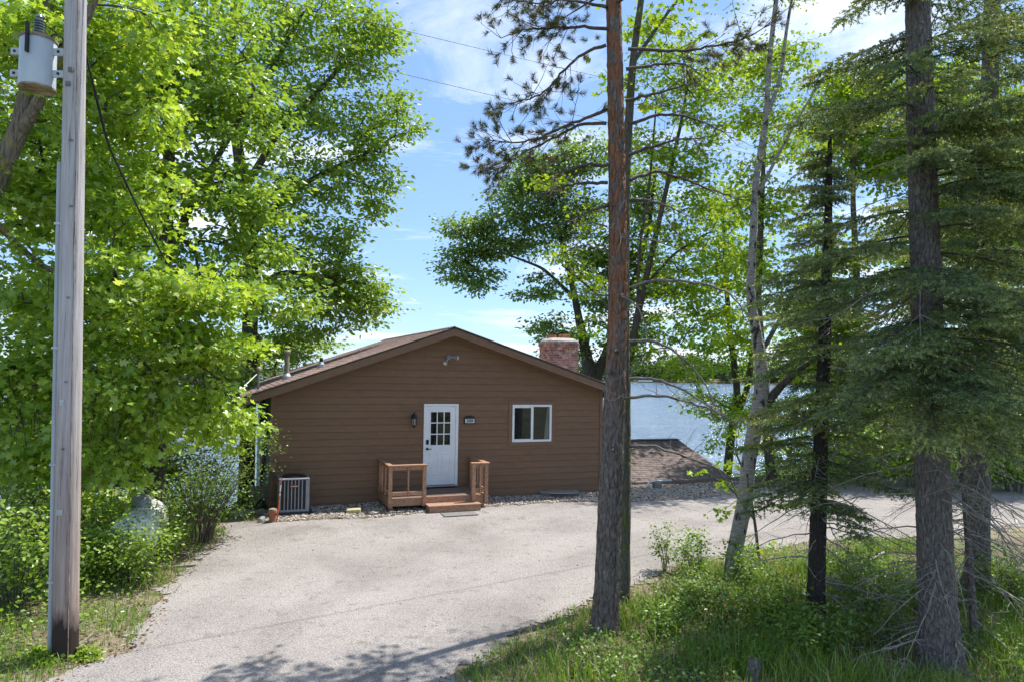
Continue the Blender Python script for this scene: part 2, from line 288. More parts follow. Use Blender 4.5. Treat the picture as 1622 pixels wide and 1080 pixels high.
def drive_material():
    M, nd, ln, P = mat_new('pale_gravel_asphalt')
    t = nd.new('ShaderNodeTexCoord')
    n1 = nd.new('ShaderNodeTexNoise'); n1.inputs['Scale'].default_value = 0.55; n1.inputs['Detail'].default_value = 5; n1.inputs['Distortion'].default_value = 0.6
    n2 = nd.new('ShaderNodeTexNoise'); n2.inputs['Scale'].default_value = 45; n2.inputs['Detail'].default_value = 3
    vo = nd.new('ShaderNodeTexVoronoi'); vo.inputs['Scale'].default_value = 85
    n3 = nd.new('ShaderNodeTexNoise'); n3.inputs['Scale'].default_value = 4.5; n3.inputs['Detail'].default_value = 6
    for n in (n1, n2, vo, n3): ln.new(t.outputs['Object'], n.inputs['Vector'])
    base = ramp(nd, [(0.33, (0.255, 0.235, 0.221)), (0.5, (0.302, 0.279, 0.263)), (0.67, (0.335, 0.310, 0.292))]); ln.new(n1.outputs[0], base.inputs[0])
    sp = ramp(nd, [(0.30, (0.45, 0.45, 0.47)), (0.5, (1, 1, 1)), (0.72, (1.4, 1.37, 1.33))]); ln.new(n2.outputs[0], sp.inputs[0])
    m1 = nd.new('ShaderNodeMix'); m1.data_type = 'RGBA'; m1.blend_type = 'MULTIPLY'; m1.inputs[0].default_value = 0.75; ln.new(base.outputs[0], m1.inputs[6]); ln.new(sp.outputs[0], m1.inputs[7])
    vr = ramp(nd, [(0.05, (0.65, 0.63, 0.62)), (0.4, (1.0, 1.0, 1.0)), (0.9, (1.25, 1.22, 1.2))]); ln.new(vo.outputs['Color'], vr.inputs[0])
    m2 = nd.new('ShaderNodeMix'); m2.data_type = 'RGBA'; m2.blend_type = 'MULTIPLY'; m2.inputs[0].default_value = 0.7; ln.new(m1.outputs[2], m2.inputs[6]); ln.new(vr.outputs[0], m2.inputs[7])
    st = ramp(nd, [(0.57, (1, 1, 1)), (0.74, (0.70, 0.66, 0.58))]); ln.new(n3.outputs[0], st.inputs[0])
    m3 = nd.new('ShaderNodeMix'); m3.data_type = 'RGBA'; m3.blend_type = 'MULTIPLY'; m3.inputs[0].default_value = 0.8; ln.new(m2.outputs[2], m3.inputs[6]); ln.new(st.outputs[0], m3.inputs[7])
    wv = nd.new('ShaderNodeTexWave'); wv.wave_type = 'RINGS'; wv.rings_direction = 'Z'; wv.inputs['Scale'].default_value = 0.21; wv.inputs['Distortion'].default_value = 2.2; wv.inputs['Detail'].default_value = 3; wv.inputs['Detail Scale'].default_value = 0.7
    mpw = nd.new('ShaderNodeMapping'); mpw.inputs['Location'].default_value = (-9.0, -9.0, 0); ln.new(t.outputs['Object'], mpw.inputs[0]); ln.new(mpw.outputs[0], wv.inputs['Vector'])
    wr = ramp(nd, [(0.15, (0.80, 0.79, 0.78)), (0.6, (1.04, 1.04, 1.03))]); ln.new(wv.outputs[0], wr.inputs[0])
    m4 = nd.new('ShaderNodeMix'); m4.data_type = 'RGBA'; m4.blend_type = 'MULTIPLY'; m4.inputs[0].default_value = 0.28; ln.new(m3.outputs[2], m4.inputs[6]); ln.new(wr.outputs[0], m4.inputs[7])
    ln.new(m4.outputs[2], P.inputs['Base Color']); P.inputs['Roughness'].default_value = 0.93; P.inputs['Specular IOR Level'].default_value = 0.15
    b = nd.new('ShaderNodeBump'); b.inputs['Strength'].default_value = 0.6; b.inputs['Distance'].default_value = 0.012; ln.new(vo.outputs['Distance'], b.inputs['Height']); ln.new(b.outputs[0], P.inputs['Normal'])
    return M
MAT['drive'] = drive_material()

def floor_material():
    M, nd, ln, P = mat_new('woodland_floor')
    t = nd.new('ShaderNodeTexCoord')
    n1 = nd.new('ShaderNodeTexNoise'); n1.inputs['Scale'].default_value = 0.8; n1.inputs['Detail'].default_value = 6
    n2 = nd.new('ShaderNodeTexNoise'); n2.inputs['Scale'].default_value = 16; n2.inputs['Detail'].default_value = 6; n2.inputs['Roughness'].default_value = 0.7
    for n in (n1, n2): ln.new(t.outputs['Object'], n.inputs['Vector'])
    a = ramp(nd, [(0.3, (0.05, 0.04, 0.025)), (0.55, (0.14, 0.11, 0.065)), (0.75, (0.27, 0.22, 0.14))]); ln.new(n2.outputs[0], a.inputs[0])
    g = ramp(nd, [(0.3, (0.03, 0.055, 0.012)), (0.7, (0.10, 0.15, 0.03))]); ln.new(n2.outputs[0], g.inputs[0])
    f = ramp(nd, [(0.42, (0, 0, 0)), (0.6, (1, 1, 1))]); ln.new(n1.outputs[0], f.inputs[0])
    mc = nd.new('ShaderNodeMix'); mc.data_type = 'RGBA'; ln.new(f.outputs[0], mc.inputs[0]); ln.new(a.outputs[0], mc.inputs[6]); ln.new(g.outputs[0], mc.inputs[7])
    va = nd.new('ShaderNodeAttribute'); va.attribute_name = 'verge'; vmm = nd.new('ShaderNodeMath'); vmm.operation = 'MULTIPLY'; ln.new(va.outputs['Fac'], vmm.inputs[0])
    n5 = nd.new('ShaderNodeTexNoise'); n5.inputs['Scale'].default_value = 3.0; n5.inputs['Detail'].default_value = 6; ln.new(t.outputs['Object'], n5.inputs['Vector'])
    r5 = ramp(nd, [(0.35, (0.2, 0.2, 0.2)), (0.6, (1, 1, 1))]); ln.new(n5.outputs[0], r5.inputs[0]); ln.new(r5.outputs[0], vmm.inputs[1])
    tn = ramp(nd, [(0.3, (0.13, 0.10, 0.065)), (0.5, (0.28, 0.225, 0.155)), (0.75, (0.42, 0.36, 0.27))]); ln.new(n2.outputs[0], tn.inputs[0])
    mv = nd.new('ShaderNodeMix'); mv.data_type = 'RGBA'; ln.new(vmm.outputs[0], mv.inputs[0]); ln.new(mc.outputs[2], mv.inputs[6]); ln.new(tn.outputs[0], mv.inputs[7])
    ln.new(mv.outputs[2], P.inputs['Base Color']); P.inputs['Roughness'].default_value = 0.95
    b = nd.new('ShaderNodeBump'); b.inputs['Strength'].default_value = 0.8; b.inputs['Distance'].default_value = 0.04; ln.new(n2.outputs[0], b.inputs['Height']); ln.new(b.outputs[0], P.inputs['Normal'])
    return M
MAT['floor'] = floor_material()

def water_material():
    M, nd, ln, P = mat_new('lake_water')
    P.inputs['Base Color'].default_value = (0.13, 0.185, 0.25, 1); P.inputs['Roughness'].default_value = 0.13; P.inputs['IOR'].default_value = 1.33
    t = nd.new('ShaderNodeTexCoord'); mp = nd.new('ShaderNodeMapping'); mp.inputs['Scale'].default_value = (0.22, 0.55, 1); ln.new(t.outputs['Object'], mp.inputs[0])
    n1 = nd.new('ShaderNodeTexNoise'); n1.inputs['Scale'].default_value = 1.1; n1.inputs['Detail'].default_value = 6; n1.inputs['Roughness'].default_value = 0.6
    n2 = nd.new('ShaderNodeTexNoise'); n2.inputs['Scale'].default_value = 0.12; n2.inputs['Detail'].default_value = 3
    for n in (n1, n2): ln.new(mp.outputs[0], n.inputs['Vector'])
    ad = nd.new('ShaderNodeMath'); ad.operation = 'MULTIPLY_ADD'; ln.new(n2.outputs[0], ad.inputs[0]); ad.inputs[1].default_value = 1.2; ln.new(n1.outputs[0], ad.inputs[2])
    b = nd.new('ShaderNodeBump'); b.inputs['Strength'].default_value = 0.9; b.inputs['Distance'].default_value = 1.2; ln.new(ad.outputs[0], b.inputs['Height']); ln.new(b.outputs[0], P.inputs['Normal'])
    return M
MAT['water'] = water_material()

# ------------------------------------------------------------------ mesh helpers
def link(o, parent=None):
    COL.objects.link(o)
    if parent is not None: o.parent = parent
    return o
def tag(o, label=None, cat=None, group=None, kind=None):
    for k, v in (('label', label), ('category', cat), ('group', group), ('kind', kind)):
        if v: o[k] = v
    return o
def thing(name, label, cat, loc, rz=0.0, group=None):
    o = bpy.data.objects.new(name, None); o.empty_display_size = 0.2
    o.location = tuple(loc); o.rotation_euler = (0, 0, rz); COL.objects.link(o)
    return tag(o, label, cat, group)
def arrays_mesh(name, V, loops, starts, totals, mat, smooth_=False, rnd=None):
    me = bpy.data.meshes.new(name)
    me.vertices.add(len(V)); me.vertices.foreach_set('co', np.asarray(V, np.float32).ravel())
    me.loops.add(len(loops)); me.loops.foreach_set('vertex_index', np.asarray(loops, np.int32))
    me.polygons.add(len(starts)); me.polygons.foreach_set('loop_start', np.asarray(starts, np.int32)); me.polygons.foreach_set('loop_total', np.asarray(totals, np.int32))
    if smooth_: me.polygons.foreach_set('use_smooth', np.ones(len(starts), bool))
    if rnd is not None:
        a = me.attributes.new('rnd', 'FLOAT', 'POINT'); a.data.foreach_set('value', np.asarray(rnd, np.float32))
    me.materials.append(mat); me.update(calc_edges=True)
    return me
def uniform_mesh(name, V, F, mat, **k):
    F = np.asarray(F); n, c = F.shape
    return arrays_mesh(name, V, F.ravel(), np.arange(n) * c, np.full(n, c), mat, **k)

class MB:
    def __init__(s): s.v, s.f = [], []
    def add(s, V, F):
        b = len(s.v); s.v += [tuple(p) for p in V]; s.f += [tuple(i + b for i in q) for q in F]; return s
    def box(s, x0, x1, y0, y1, z0, z1):
        return s.add([(x, y, z) for z in (z0, z1) for y in (y0, y1) for x in (x0, x1)], [(0, 2, 3, 1), (4, 5, 7, 6), (0, 1, 5, 4), (2, 6, 7, 3), (0, 4, 6, 2), (1, 3, 7, 5)])
    def hexa(s, P): return s.add(P, [(0, 3, 2, 1), (4, 5, 6, 7), (0, 1, 5, 4), (1, 2, 6, 5), (2, 3, 7, 6), (3, 0, 4, 7)])
    def lathe(s, prof, n=20, c=(0, 0, 0), axis='z', cap=True):
        V, F = [], []
        for r, h in prof:
            for k in range(n):
                a = 2 * math.pi * k / n; x, y = r * math.cos(a), r * math.sin(a)
                V.append({'z': (x, y, h), 'y': (x, h, y), 'x': (h, x, y)}[axis])
        for i in range(len(prof) - 1):
            for k in range(n): F.append((i * n + k, i * n + (k + 1) % n, (i + 1) * n + (k + 1) % n, (i + 1) * n + k))
        if cap: F.append(tuple(range(n))[::-1]); F.append(tuple((len(prof) - 1) * n + k for k in range(n)))
        return s.add([(p[0] + c[0], p[1] + c[1], p[2] + c[2]) for p in V], F)
    def tube(s, pts, rad, n=6):
        V, F = tube_np(np.asarray(pts, float), np.asarray(rad, float) if np.ndim(rad) else np.full(len(pts), rad), n)
        s.add(V, F.tolist()); b = len(s.v) - len(V)
        s.f.append(tuple(b + k for k in range(n))[::-1]); s.f.append(tuple(b + len(V) - n + k for k in range(n)))
        return s
    def build(s, name, mat, parent=None, off=(0, 0, 0), bevel=0, smooth_=False):
        me = bpy.data.meshes.new(name); me.from_pydata([(a - off[0], b - off[1], c - off[2]) for a, b, c in s.v], [], s.f)
        bm = bmesh.new(); bm.from_mesh(me); bmesh.ops.recalc_face_normals(bm, faces=bm.faces)
        if bevel: bmesh.ops.bevel(bm, geom=bm.edges[:], offset=bevel, segments=1, affect='EDGES', clamp_overlap=True)
        bm.to_mesh(me); bm.free()
        if smooth_:
            me.polygons.foreach_set('use_smooth', np.ones(len(me.polygons), bool))
        me.materials.append(mat if not isinstance(mat, str) else MAT[mat])
        o = bpy.data.objects.new(name, me)
        if smooth_: me.set_sharp_from_angle(angle=math.radians(40))
        return link(o, parent)

def frames(P):
    T = np.gradient(P, axis=0); T /= np.linalg.norm(T, axis=1, keepdims=True) + 1e-9
    ref = np.array([0.31, 0.27, 0.91]) if abs(T.mean(0)[2]) < 0.7 else np.array([1.0, 0.05, 0.0])
    A = np.cross(T, ref); A /= np.linalg.norm(A, axis=1, keepdims=True) + 1e-9
    return T, A, np.cross(T, A)
def tube_np(P, R, n=6, rough=0.0, rg=None):
    T, A, B = frames(P); a = np.arange(n) * 2 * math.pi / n
    RR = np.repeat(R[:, None], n, 1)
    if rough: RR = RR * (1 + rough * (rg or rng).normal(size=RR.shape))
    V = P[:, None] + RR[..., None] * (np.cos(a)[None, :, None] * A[:, None] + np.sin(a)[None, :, None] * B[:, None])
    i = np.arange(len(P) - 1)[:, None] * n; k = np.arange(n)[None]; k2 = (k + 1) % n
    F = np.stack([i + k, i + k2, i + n + k2, i + n + k], -1).reshape(-1, 4)
    return V.reshape(-1, 3), F
class Tubes:
    def __init__(s): s.V, s.F, s.n = [], [], 0
    def add(s, P, R, n=5, rough=0.0, rg=None):
        if len(P) < 2: return
        V, F = tube_np(np.asarray(P, float), np.asarray(R, float), n, rough, rg); s.V.append(V); s.F.append(F + s.n); s.n += len(V)
    def build(s, name, mat, parent, off=(0, 0, 0)):
        if not s.V: return None
        me = uniform_mesh(name, np.concatenate(s.V) - np.asarray(off), np.concatenate(s.F), MAT[mat] if isinstance(mat, str) else mat, smooth_=True)
        o = link(bpy.data.objects.new(name, me), parent)
        if parent is not None and name != 'trunk': o['kind'] = 'stuff'
        return o

# leaf shapes: lists of polygons over template vertices (x across, y along, z up)
def leaf_tpl(kind):
    if kind == 'maple':
        V = [(0, 0, 0), (.40, .10, .06), (.24, .34, .03), (.56, .66, .07), (.20, .66, .02), (0, 1.0, -.08), (-.20, .66, .02), (-.56, .66, .07), (-.24, .34, .03), (-.40, .10, .06)]
        return np.array(V), [(0, 1, 2, 3, 4, 5), (0, 5, 6, 7, 8, 9)]
    if kind == 'oval':
        V = [(0, 0, 0), (.26, .3, .05), (.27, .62, .05), (0, 1, -.05), (-.27, .62, .05), (-.26, .3, .05)]
        return np.array(V), [(0, 1, 2, 3), (0, 3, 4, 5)]
    V = [(0, 0, 0), (.34, .45, .07), (0, 1, -.04), (-.34, .45, .07)]
    return np.array(V), [(0, 1, 2), (0, 2, 3)]
def leaves_mesh(name, C, AX, NR, S, kind, mat, rnd, off):
    TV, TF = leaf_tpl(kind); n, k = len(C), len(TV)
    AX = AX / (np.linalg.norm(AX, axis=1, keepdims=True) + 1e-9)
    X = np.cross(AX, NR); X /= np.linalg.norm(X, axis=1, keepdims=True) + 1e-9
    Z = np.cross(X, AX)
    V = C[:, None] + S[:, None, None] * (TV[None, :, 0:1] * X[:, None] + TV[None, :, 1:2] * AX[:, None] + TV[None, :, 2:3] * Z[:, None])
    lens = [len(f) for f in TF]; tl = sum(lens)
    tpl = np.concatenate([np.array(f) for f in TF])
    loops = (np.arange(n)[:, None] * k + tpl[None]).ravel()
    st = np.concatenate([[0], np.cumsum(lens)[:-1]]); starts = (np.arange(n)[:, None] * tl + st[None]).ravel()
    return arrays_mesh(name, V.reshape(-1, 3) - np.asarray(off), loops, starts, np.tile(lens, n), MAT[mat], rnd=np.repeat(rnd, k))

def resample(P, R, step):
    P = np.asarray(P, float); R = np.asarray(R, float)
    d = np.concatenate([[0], np.cumsum(np.linalg.norm(np.diff(P, axis=0), axis=1))]); n = max(2, int(d[-1] / step) + 1)
    s = np.linspace(0, d[-1], n)
    Q = np.stack([np.interp(s, d, P[:, k]) for k in range(3)], 1)
    for _ in range(2):
        Q[1:-1] = 0.25 * Q[:-2] + 0.5 * Q[1:-1] + 0.25 * Q[2:]
    return Q, np.interp(s, d, R)

def grow(skel, tips, rg, step=0.3, rt=0.006, zmin=None, wig=0.12, expo=0.5):
    """Join every crown tip to the nearest limb; returns [(points, radii)] and tip directions."""
    P = [p for Q, R in skel for p in Q]; RT = [r for Q, R in skel for r in R]
    n0 = len(P); par = [-1] * n0
    cap = n0 + int(len(tips) * 40); A = np.zeros((cap, 3)); A[:n0] = P; n = n0
    d0 = np.min(np.linalg.norm(tips[:, None] - A[None, :n0], axis=2), axis=1)
    chains = []
    for ti in np.argsort(d0):
        t = tips[ti]; D = A[:n] - t; d = np.linalg.norm(D, axis=1) + 1e-6
        cost = d * (1 + 0.5 * np.maximum(0, D[:, 2] / d + 0.1))
        if zmin is not None: cost = cost + 3 * np.maximum(0, zmin - A[:n, 2])
        j = int(np.argmin(cost)); dist = d[j]; k = max(1, min(38, int(math.ceil(dist / step))))
        s = np.arange(1, k + 1) / k
        Q = A[j] + (t - A[j]) * s[:, None]
        Q[:, 2] += np.sin(s * math.pi) * dist * 0.09
        if k > 1: Q[:-1] += rg.normal(size=(k - 1, 3)) * wig * dist / k
        idx = [j] + list(range(n, n + k)); A[n:n + k] = Q; par += idx[:-1]; n += k
        chains.append(idx)
    cnt = np.zeros(n)
    for c in chains: cnt[c[-1]] += 1
    for i in range(n - 1, n0 - 1, -1): cnt[par[i]] += cnt[i]
    rad = rt * np.maximum(cnt, 1) ** expo
    rad[:n0] = RT
    out = []
    for c in chains:
        r = rad[c].copy(); r[0] = min(r[0], r[1] * 1.25)
        out.append((A[c], r))
    return out

def crown_tips(clusters, density, rg):
    T = []
    for px, py, Y, rx, ry, rz in clusters:
        c = at(px, py, Y); k = Y / FPX; a = np.array([rx * k, rz, ry * k])
        n = max(3, int(density * (a[0] * a[1] * a[2]) ** (2 / 3.0)))
        d = rg.normal(size=(n, 3)); d /= np.linalg.norm(d, axis=1, keepdims=True)
        T.append(c + d * (rg.random(n) ** 0.42)[:, None] * a)
    return np.concatenate(T)

def sprays(chains, rg, n_leaf, spread, flat=0.3, droop=0.35):
    """Leaf centres and axes round every chain tip."""
    C, AX = [], []
    for P, R in chains:
        tip = P[-1]; d = P[-1] - P[max(0, len(P) - 4)]; d = d / (np.linalg.norm(d) + 1e-9)
        n = rg.poisson(n_leaf)
        if n == 0: continue
        o = rg.normal(size=(n, 3)) * spread * np.array([1, 1, flat]) * 0.6
        o += d * rg.random((n, 1)) * spread * -0.8
        C.append(tip + o); ax = o * np.array([1, 1, 0.4]) + d * spread * 0.5 + rg.normal(size=(n, 3)) * spread * 0.35; ax[:, 2] -= droop * spread
        AX.append(ax)
    return np.concatenate(C), np.concatenate(AX)

def broadleaf(name, label, limbs, clusters, seed, leafmat, leafkind, leafsize, density, n_leaf, spread, bark='bark', group=None, rt=0.006, trunk_sides=14, step=0.3, zmin=None, flat=0.3, droop=0.35, extra_tips=None, cat='tree', twigmat='twig', rough=0.03):
    """limbs: [[(px,py,Y,width_px), ...], ...]; the first is the trunk from the ground up."""
    rg = np.random.default_rng(seed)
    skel = []
    for L in limbs:
        P = np.array([at(a, b, c) for a, b, c, w in L]); R = np.array([w * c / FPX / 2 for a, b, c, w in L])
        skel.append(resample(P, R, 0.22))
    base = skel[0][0][0].copy(); base[2] = ground(base[0], base[1])
    if skel[0][0][0][2] > base[2] - 0.1:
        skel[0] = (np.vstack([[base[0], base[1], base[2] - 0.15], skel[0][0]]), np.concatenate([[skel[0][1][0] * 1.1], skel[0][1]]))
    root = thing(name, label, cat, base, group=group)
    T = Tubes()
    for Q, R in skel: T.add(Q, R, trunk_sides, rough, rg)
    T.build('trunk', bark, root, base)
    if clusters:
        tips = crown_tips(clusters, density, rg)
        ch = grow(skel, tips, rg, step=step, rt=rt, zmin=zmin)
        B = Tubes()
        for P, R in ch: B.add(P, R, 5 if R[0] > 0.02 else 4)
        B.build('branches', twigmat, root, base)
        C, AX = sprays(ch, rg, n_leaf, spread, flat, droop)
        n = len(C); NR = rg.normal(size=(n, 3)) * 0.62 + np.array([0, 0, 1.0])
        S = leafsize * rg.uniform(0.5, 1.25, n)
        me = leaves_mesh('crown', C, AX, NR, S, leafkind, leafmat, np.clip(rg.beta(1.6, 1.9, n), 0, 1), base)
        link(bpy.data.objects.new('crown', me), root)
    return root

# ------------------------------------------------------------------ ground, driveway, water
def axis_pts(spec): return np.unique(np.concatenate([np.arange(a, b, s) for a, b, s in spec]))
gx = axis_pts([(-1600, -200, 100), (-200, -40, 16), (-40, -16, 1.5), (-16, 20, 0.4), (20, 60, 2.0), (60, 260, 20), (260, 1701, 120)])
gy = axis_pts([(-60, -4, 4), (-4, 4, 1), (4, 26, 0.4), (26, 50, 1.0), (50, 100, 5), (100, 560, 60), (560, 700, 8), (700, 2500, 200)])
GX, GY = np.meshgrid(gx, gy); GZ = ground(GX, GY) - 0.010
nx, ny = len(gx), len(gy)
i = (np.arange(ny - 1)[:, None] * nx + np.arange(nx - 1)[None]).ravel()
me = uniform_mesh('terrain', np.stack([GX.ravel(), GY.ravel(), GZ.ravel()], 1), np.stack([i, i + 1, i + nx + 1, i + nx], 1), MAT['floor'], smooth_=True)
ea = me.attributes.new('verge', 'FLOAT', 'POINT'); ea.data.foreach_set('value', (1 - smooth(.15, 1.3, drive_dist(GX, GY))).ravel().astype(np.float32))
tag(link(bpy.data.objects.new('terrain', me)), kind='structure')
me = uniform_mesh('lake', [(-1600, 12, -3.6), (1700, 12, -3.6), (1700, 900, -3.6), (-1600, 900, -3.6)], [(0, 1, 2, 3)], MAT['water'])
tag(link(bpy.data.objects.new('lake', me)), kind='structure')

def sheet(name, mat, x0, x1, y0, y1, step, keep, dz):
    xs, ys = np.arange(x0, x1, step), np.arange(y0, y1, step); X, Y = np.meshgrid(xs, ys); n, m_ = len(xs), len(ys)
    cx, cy = (X[:-1, :-1] + step / 2), (Y[:-1, :-1] + step / 2)
    K = keep(cx, cy).ravel(); i = (np.arange(m_ - 1)[:, None] * n + np.arange(n - 1)[None]).ravel()[K]
    F = np.stack([i, i + 1, i + n + 1, i + n], 1); used, inv = np.unique(F, return_inverse=True)
    jx, jy = X.ravel()[used], Y.ravel()[used]
    jx = jx + rng.uniform(-.3, .3, len(jx)) * step; jy = jy + rng.uniform(-.3, .3, len(jy)) * step
    V = np.stack([jx, jy, ground(jx, jy) + dz], 1)
    me = uniform_mesh(name, V, inv.reshape(-1, 4), MAT[mat], smooth_=True)
    return tag(link(bpy.data.objects.new(name, me)), kind='structure')
sheet('driveway', 'drive', -7.5, 27, 2, 27, 0.1, lambda x, y: drive_dist(x, y) + 0.20 * fnoise(x, y, 3.1, 2) + 0.10 * fnoise(x, y, 11, 5) + 0.06 * fnoise(x, y, 27, 7) < 0.0, 0.004)
def in_bed(x, y):
    u, v = uv_of(x, y)
    front = np.interp(u, [-0.2, 0.1, 1.3, 2.4, 3.3, 4.3, 5.3, 7.5, 9.0, 11.3, 14.9], [-1.3, -1.5, -1.6, -1.65, -1.5, -1.4, -1.2, -1.1, -1.55, -1.25, -0.4])
    back = np.interp(u, [9.2, 9.6, 15], [0.02, 1.6, 1.6])
    return (u > -0.15) & (u < 14.8) & (v > front - 0.1 * fnoise(x, y, 5, 9) - 0.05) & (v < back)
sheet('gravel_bed', 'dirt', -7, 9.5, 14.5, 24.5, 0.12, in_bed, 0.009)

# stones and pebbles
def stones(name, label, X, Y, S, cols, flat=0.6, dz=0.0, detail=1):
    TV = np.array([(x, y, z) for z in (-1, 1) for y in (-1, 1) for x in (-1, 1)]) * np.array([.74, .74, .62]); TV[4:, :2] *= .8
    q_ = np.array([(0, 2, 3, 1), (4, 5, 7, 6), (0, 1, 5, 4), (2, 6, 7, 3), (0, 4, 6, 2), (1, 3, 7, 5)]); TF = np.concatenate([q_[:, [0, 1, 2]], q_[:, [0, 2, 3]]])
    n, k = len(X), len(TV)
    sc3 = S[:, None] * rng.uniform(0.65, 1.25, (n, 3)) * np.array([1, 1, flat])
    a = rng.uniform(0, 6.28, n); ca, sa = np.cos(a)[:, None], np.sin(a)[:, None]
    V = TV[None] * sc3[:, None] * rng.uniform(0.72, 1.2, (n, k, 1))
    x = V[..., 0] * ca - V[..., 1] * sa; y = V[..., 0] * sa + V[..., 1] * ca
    V = np.stack([x + X[:, None], y + Y[:, None], V[..., 2] + (ground(X, Y) + dz + S * flat * 0.35)[:, None]], -1)
    M, nd, ln, P = mat_new(name + '_stone'); at_ = nd.new('ShaderNodeAttribute'); at_.attribute_name = 'rnd'
    r = ramp(nd, cols); r.color_ramp.interpolation = 'LINEAR'; ln.new(at_.outputs['Fac'], r.inputs[0]); ln.new(r.outputs[0], P.inputs['Base Color']); P.inputs['Roughness'].default_value = 0.8
    me = uniform_mesh(name, V.reshape(-1, 3), (TF[None] + (np.arange(n) * k)[:, None, None]).reshape(-1, 3), M, rnd=np.repeat(rng.random(n), k))
    return tag(link(bpy.data.objects.new(name, me)), label, 'gravel', kind='stuff')
X = rng.uniform(-7, 9.5, 60000); Y = rng.uniform(14.5, 24.5, 60000); k = in_bed(X, Y); X, Y = X[k][:11500], Y[k][:11500]
stones('river_gravel', 'tan and grey river gravel along the cabin foundation', X, Y, rng.uniform(0.014, 0.034, len(X)), [(0, (0.12, 0.095, 0.08)), (0.25, (0.33, 0.26, 0.205)), (0.5, (0.47, 0.39, 0.31)), (0.75, (0.58, 0.52, 0.44)), (1, (0.28, 0.27, 0.27))], dz=0.01)
X = rng.uniform(-6, 9, 30000); Y = rng.uniform(7.4, 19, 30000); d = drive_dist(X, Y); k = (d < 0) & (rng.random(len(X)) < 0.05 + np.exp(d / 0.25) * 0.7); X, Y = X[k], Y[k]
stones('driveway_pebbles', 'loose grey pebbles scattered over the driveway', X, Y, rng.uniform(0.004, 0.013, len(X)), [(0, (0.08, 0.07, 0.07)), (0.3, (0.2, 0.18, 0.16)), (0.7, (0.42, 0.39, 0.36)), (1, (0.55, 0.52, 0.48))], dz=0.004)

# ------------------------------------------------------------------ cabin
RIDGE_U, RIDGE_Z, SL, SR = 4.50, 4.65, 0.354, 0.316
EAVE_L, EAVE_R, V_F, V_B = -0.68, 9.72, -0.40, 8.70
WALL_W, WALL_D = 9.10, 8.3
def roof_z(u): return RIDGE_Z - (SL * (RIDGE_U - u) if u < RIDGE_U else SR * (u - RIDGE_U))
CO = (0.0, 0.0, 0.0)
cabin = thing('cabin', 'brown gabled lakeside cabin with white door and white framed window', 'house', hw(0, 0, 0), TH)
# wall core: grey green side wall, closed block
g = 0.26
P = [(0.03, 0, -3.8), (WALL_W - 0.03, 0, -3.8), (WALL_W - 0.03, 0, roof_z(WALL_W) - g), (RIDGE_U, 0, RIDGE_Z - g), (0.03, 0, roof_z(0) - g)]
b = MB(); b.add([(p[0], 0.03, p[2]) for p in P] + [(p[0], WALL_D, p[2]) for p in P], [(0, 1, 2, 3, 4), (9, 8, 7, 6, 5)] + [(k, k + 5, (k + 1) % 5 + 5, (k + 1) % 5) for k in range(5)])
b.build('side_wall', 'greenwall', cabin)
MB().add([(0.06, 0.028, 0.1), (WALL_W - 0.06, 0.028, 0.1), (WALL_W - 0.06, 0.028, roof_z(WALL_W) - g - .03), (RIDGE_U, 0.028, RIDGE_Z - g - .03), (0.06, 0.028, roof_z(0) - g - .03)], [(0, 1, 2, 3, 4)]).build('sheathing', 'darkroof', cabin)
for k in range(22):                                   # lapped boards on the side wall
    z = -1.1 + k * 0.176
    zt = min(z + 0.176, roof_z(0) - g)
    MB().hexa([(-0.012, 0.1, z), (0.03, 0.1, z), (0.03, WALL_D, z), (-0.012, WALL_D, z), (0.012, 0.1, zt + 0.01), (0.03, 0.1, zt + 0.01), (0.03, WALL_D, zt + 0.01), (0.012, WALL_D, zt + 0.01)]).build('side_board', 'greenwall', cabin)
OPEN = [(3.83, 4.72, -1, 2.60), (6.22, 7.53, 1.51, 2.68)]
z0s = 0.166; EXPO = 0.1762
rb = np.random.default_rng(4)
def board(u0a, u1a, u0b, u1b, z0, z1, part='siding_board'):
    # u0a,u1a at the bottom edge; u0b,u1b at the top edge; lapped front face
    if u1a - u0a < 0.02: return
    e = 0.012
    zr = max(z0 + 0.01, z1 - 0.0035); f = (zr - z0) / (z1 - z0); m0, m1 = u0a + (u0b - u0a) * f, u1a + (u1b - u1a) * f
    MB().hexa([(u0a, -0.021, z0), (u1a, -0.021, z0), (u1a, 0.029, z0), (u0a, 0.029, z0), (m0, -0.006, zr), (m1, -0.006, zr), (m1, 0.029, zr), (m0, 0.029, zr)]).build(part, 'siding', cabin)
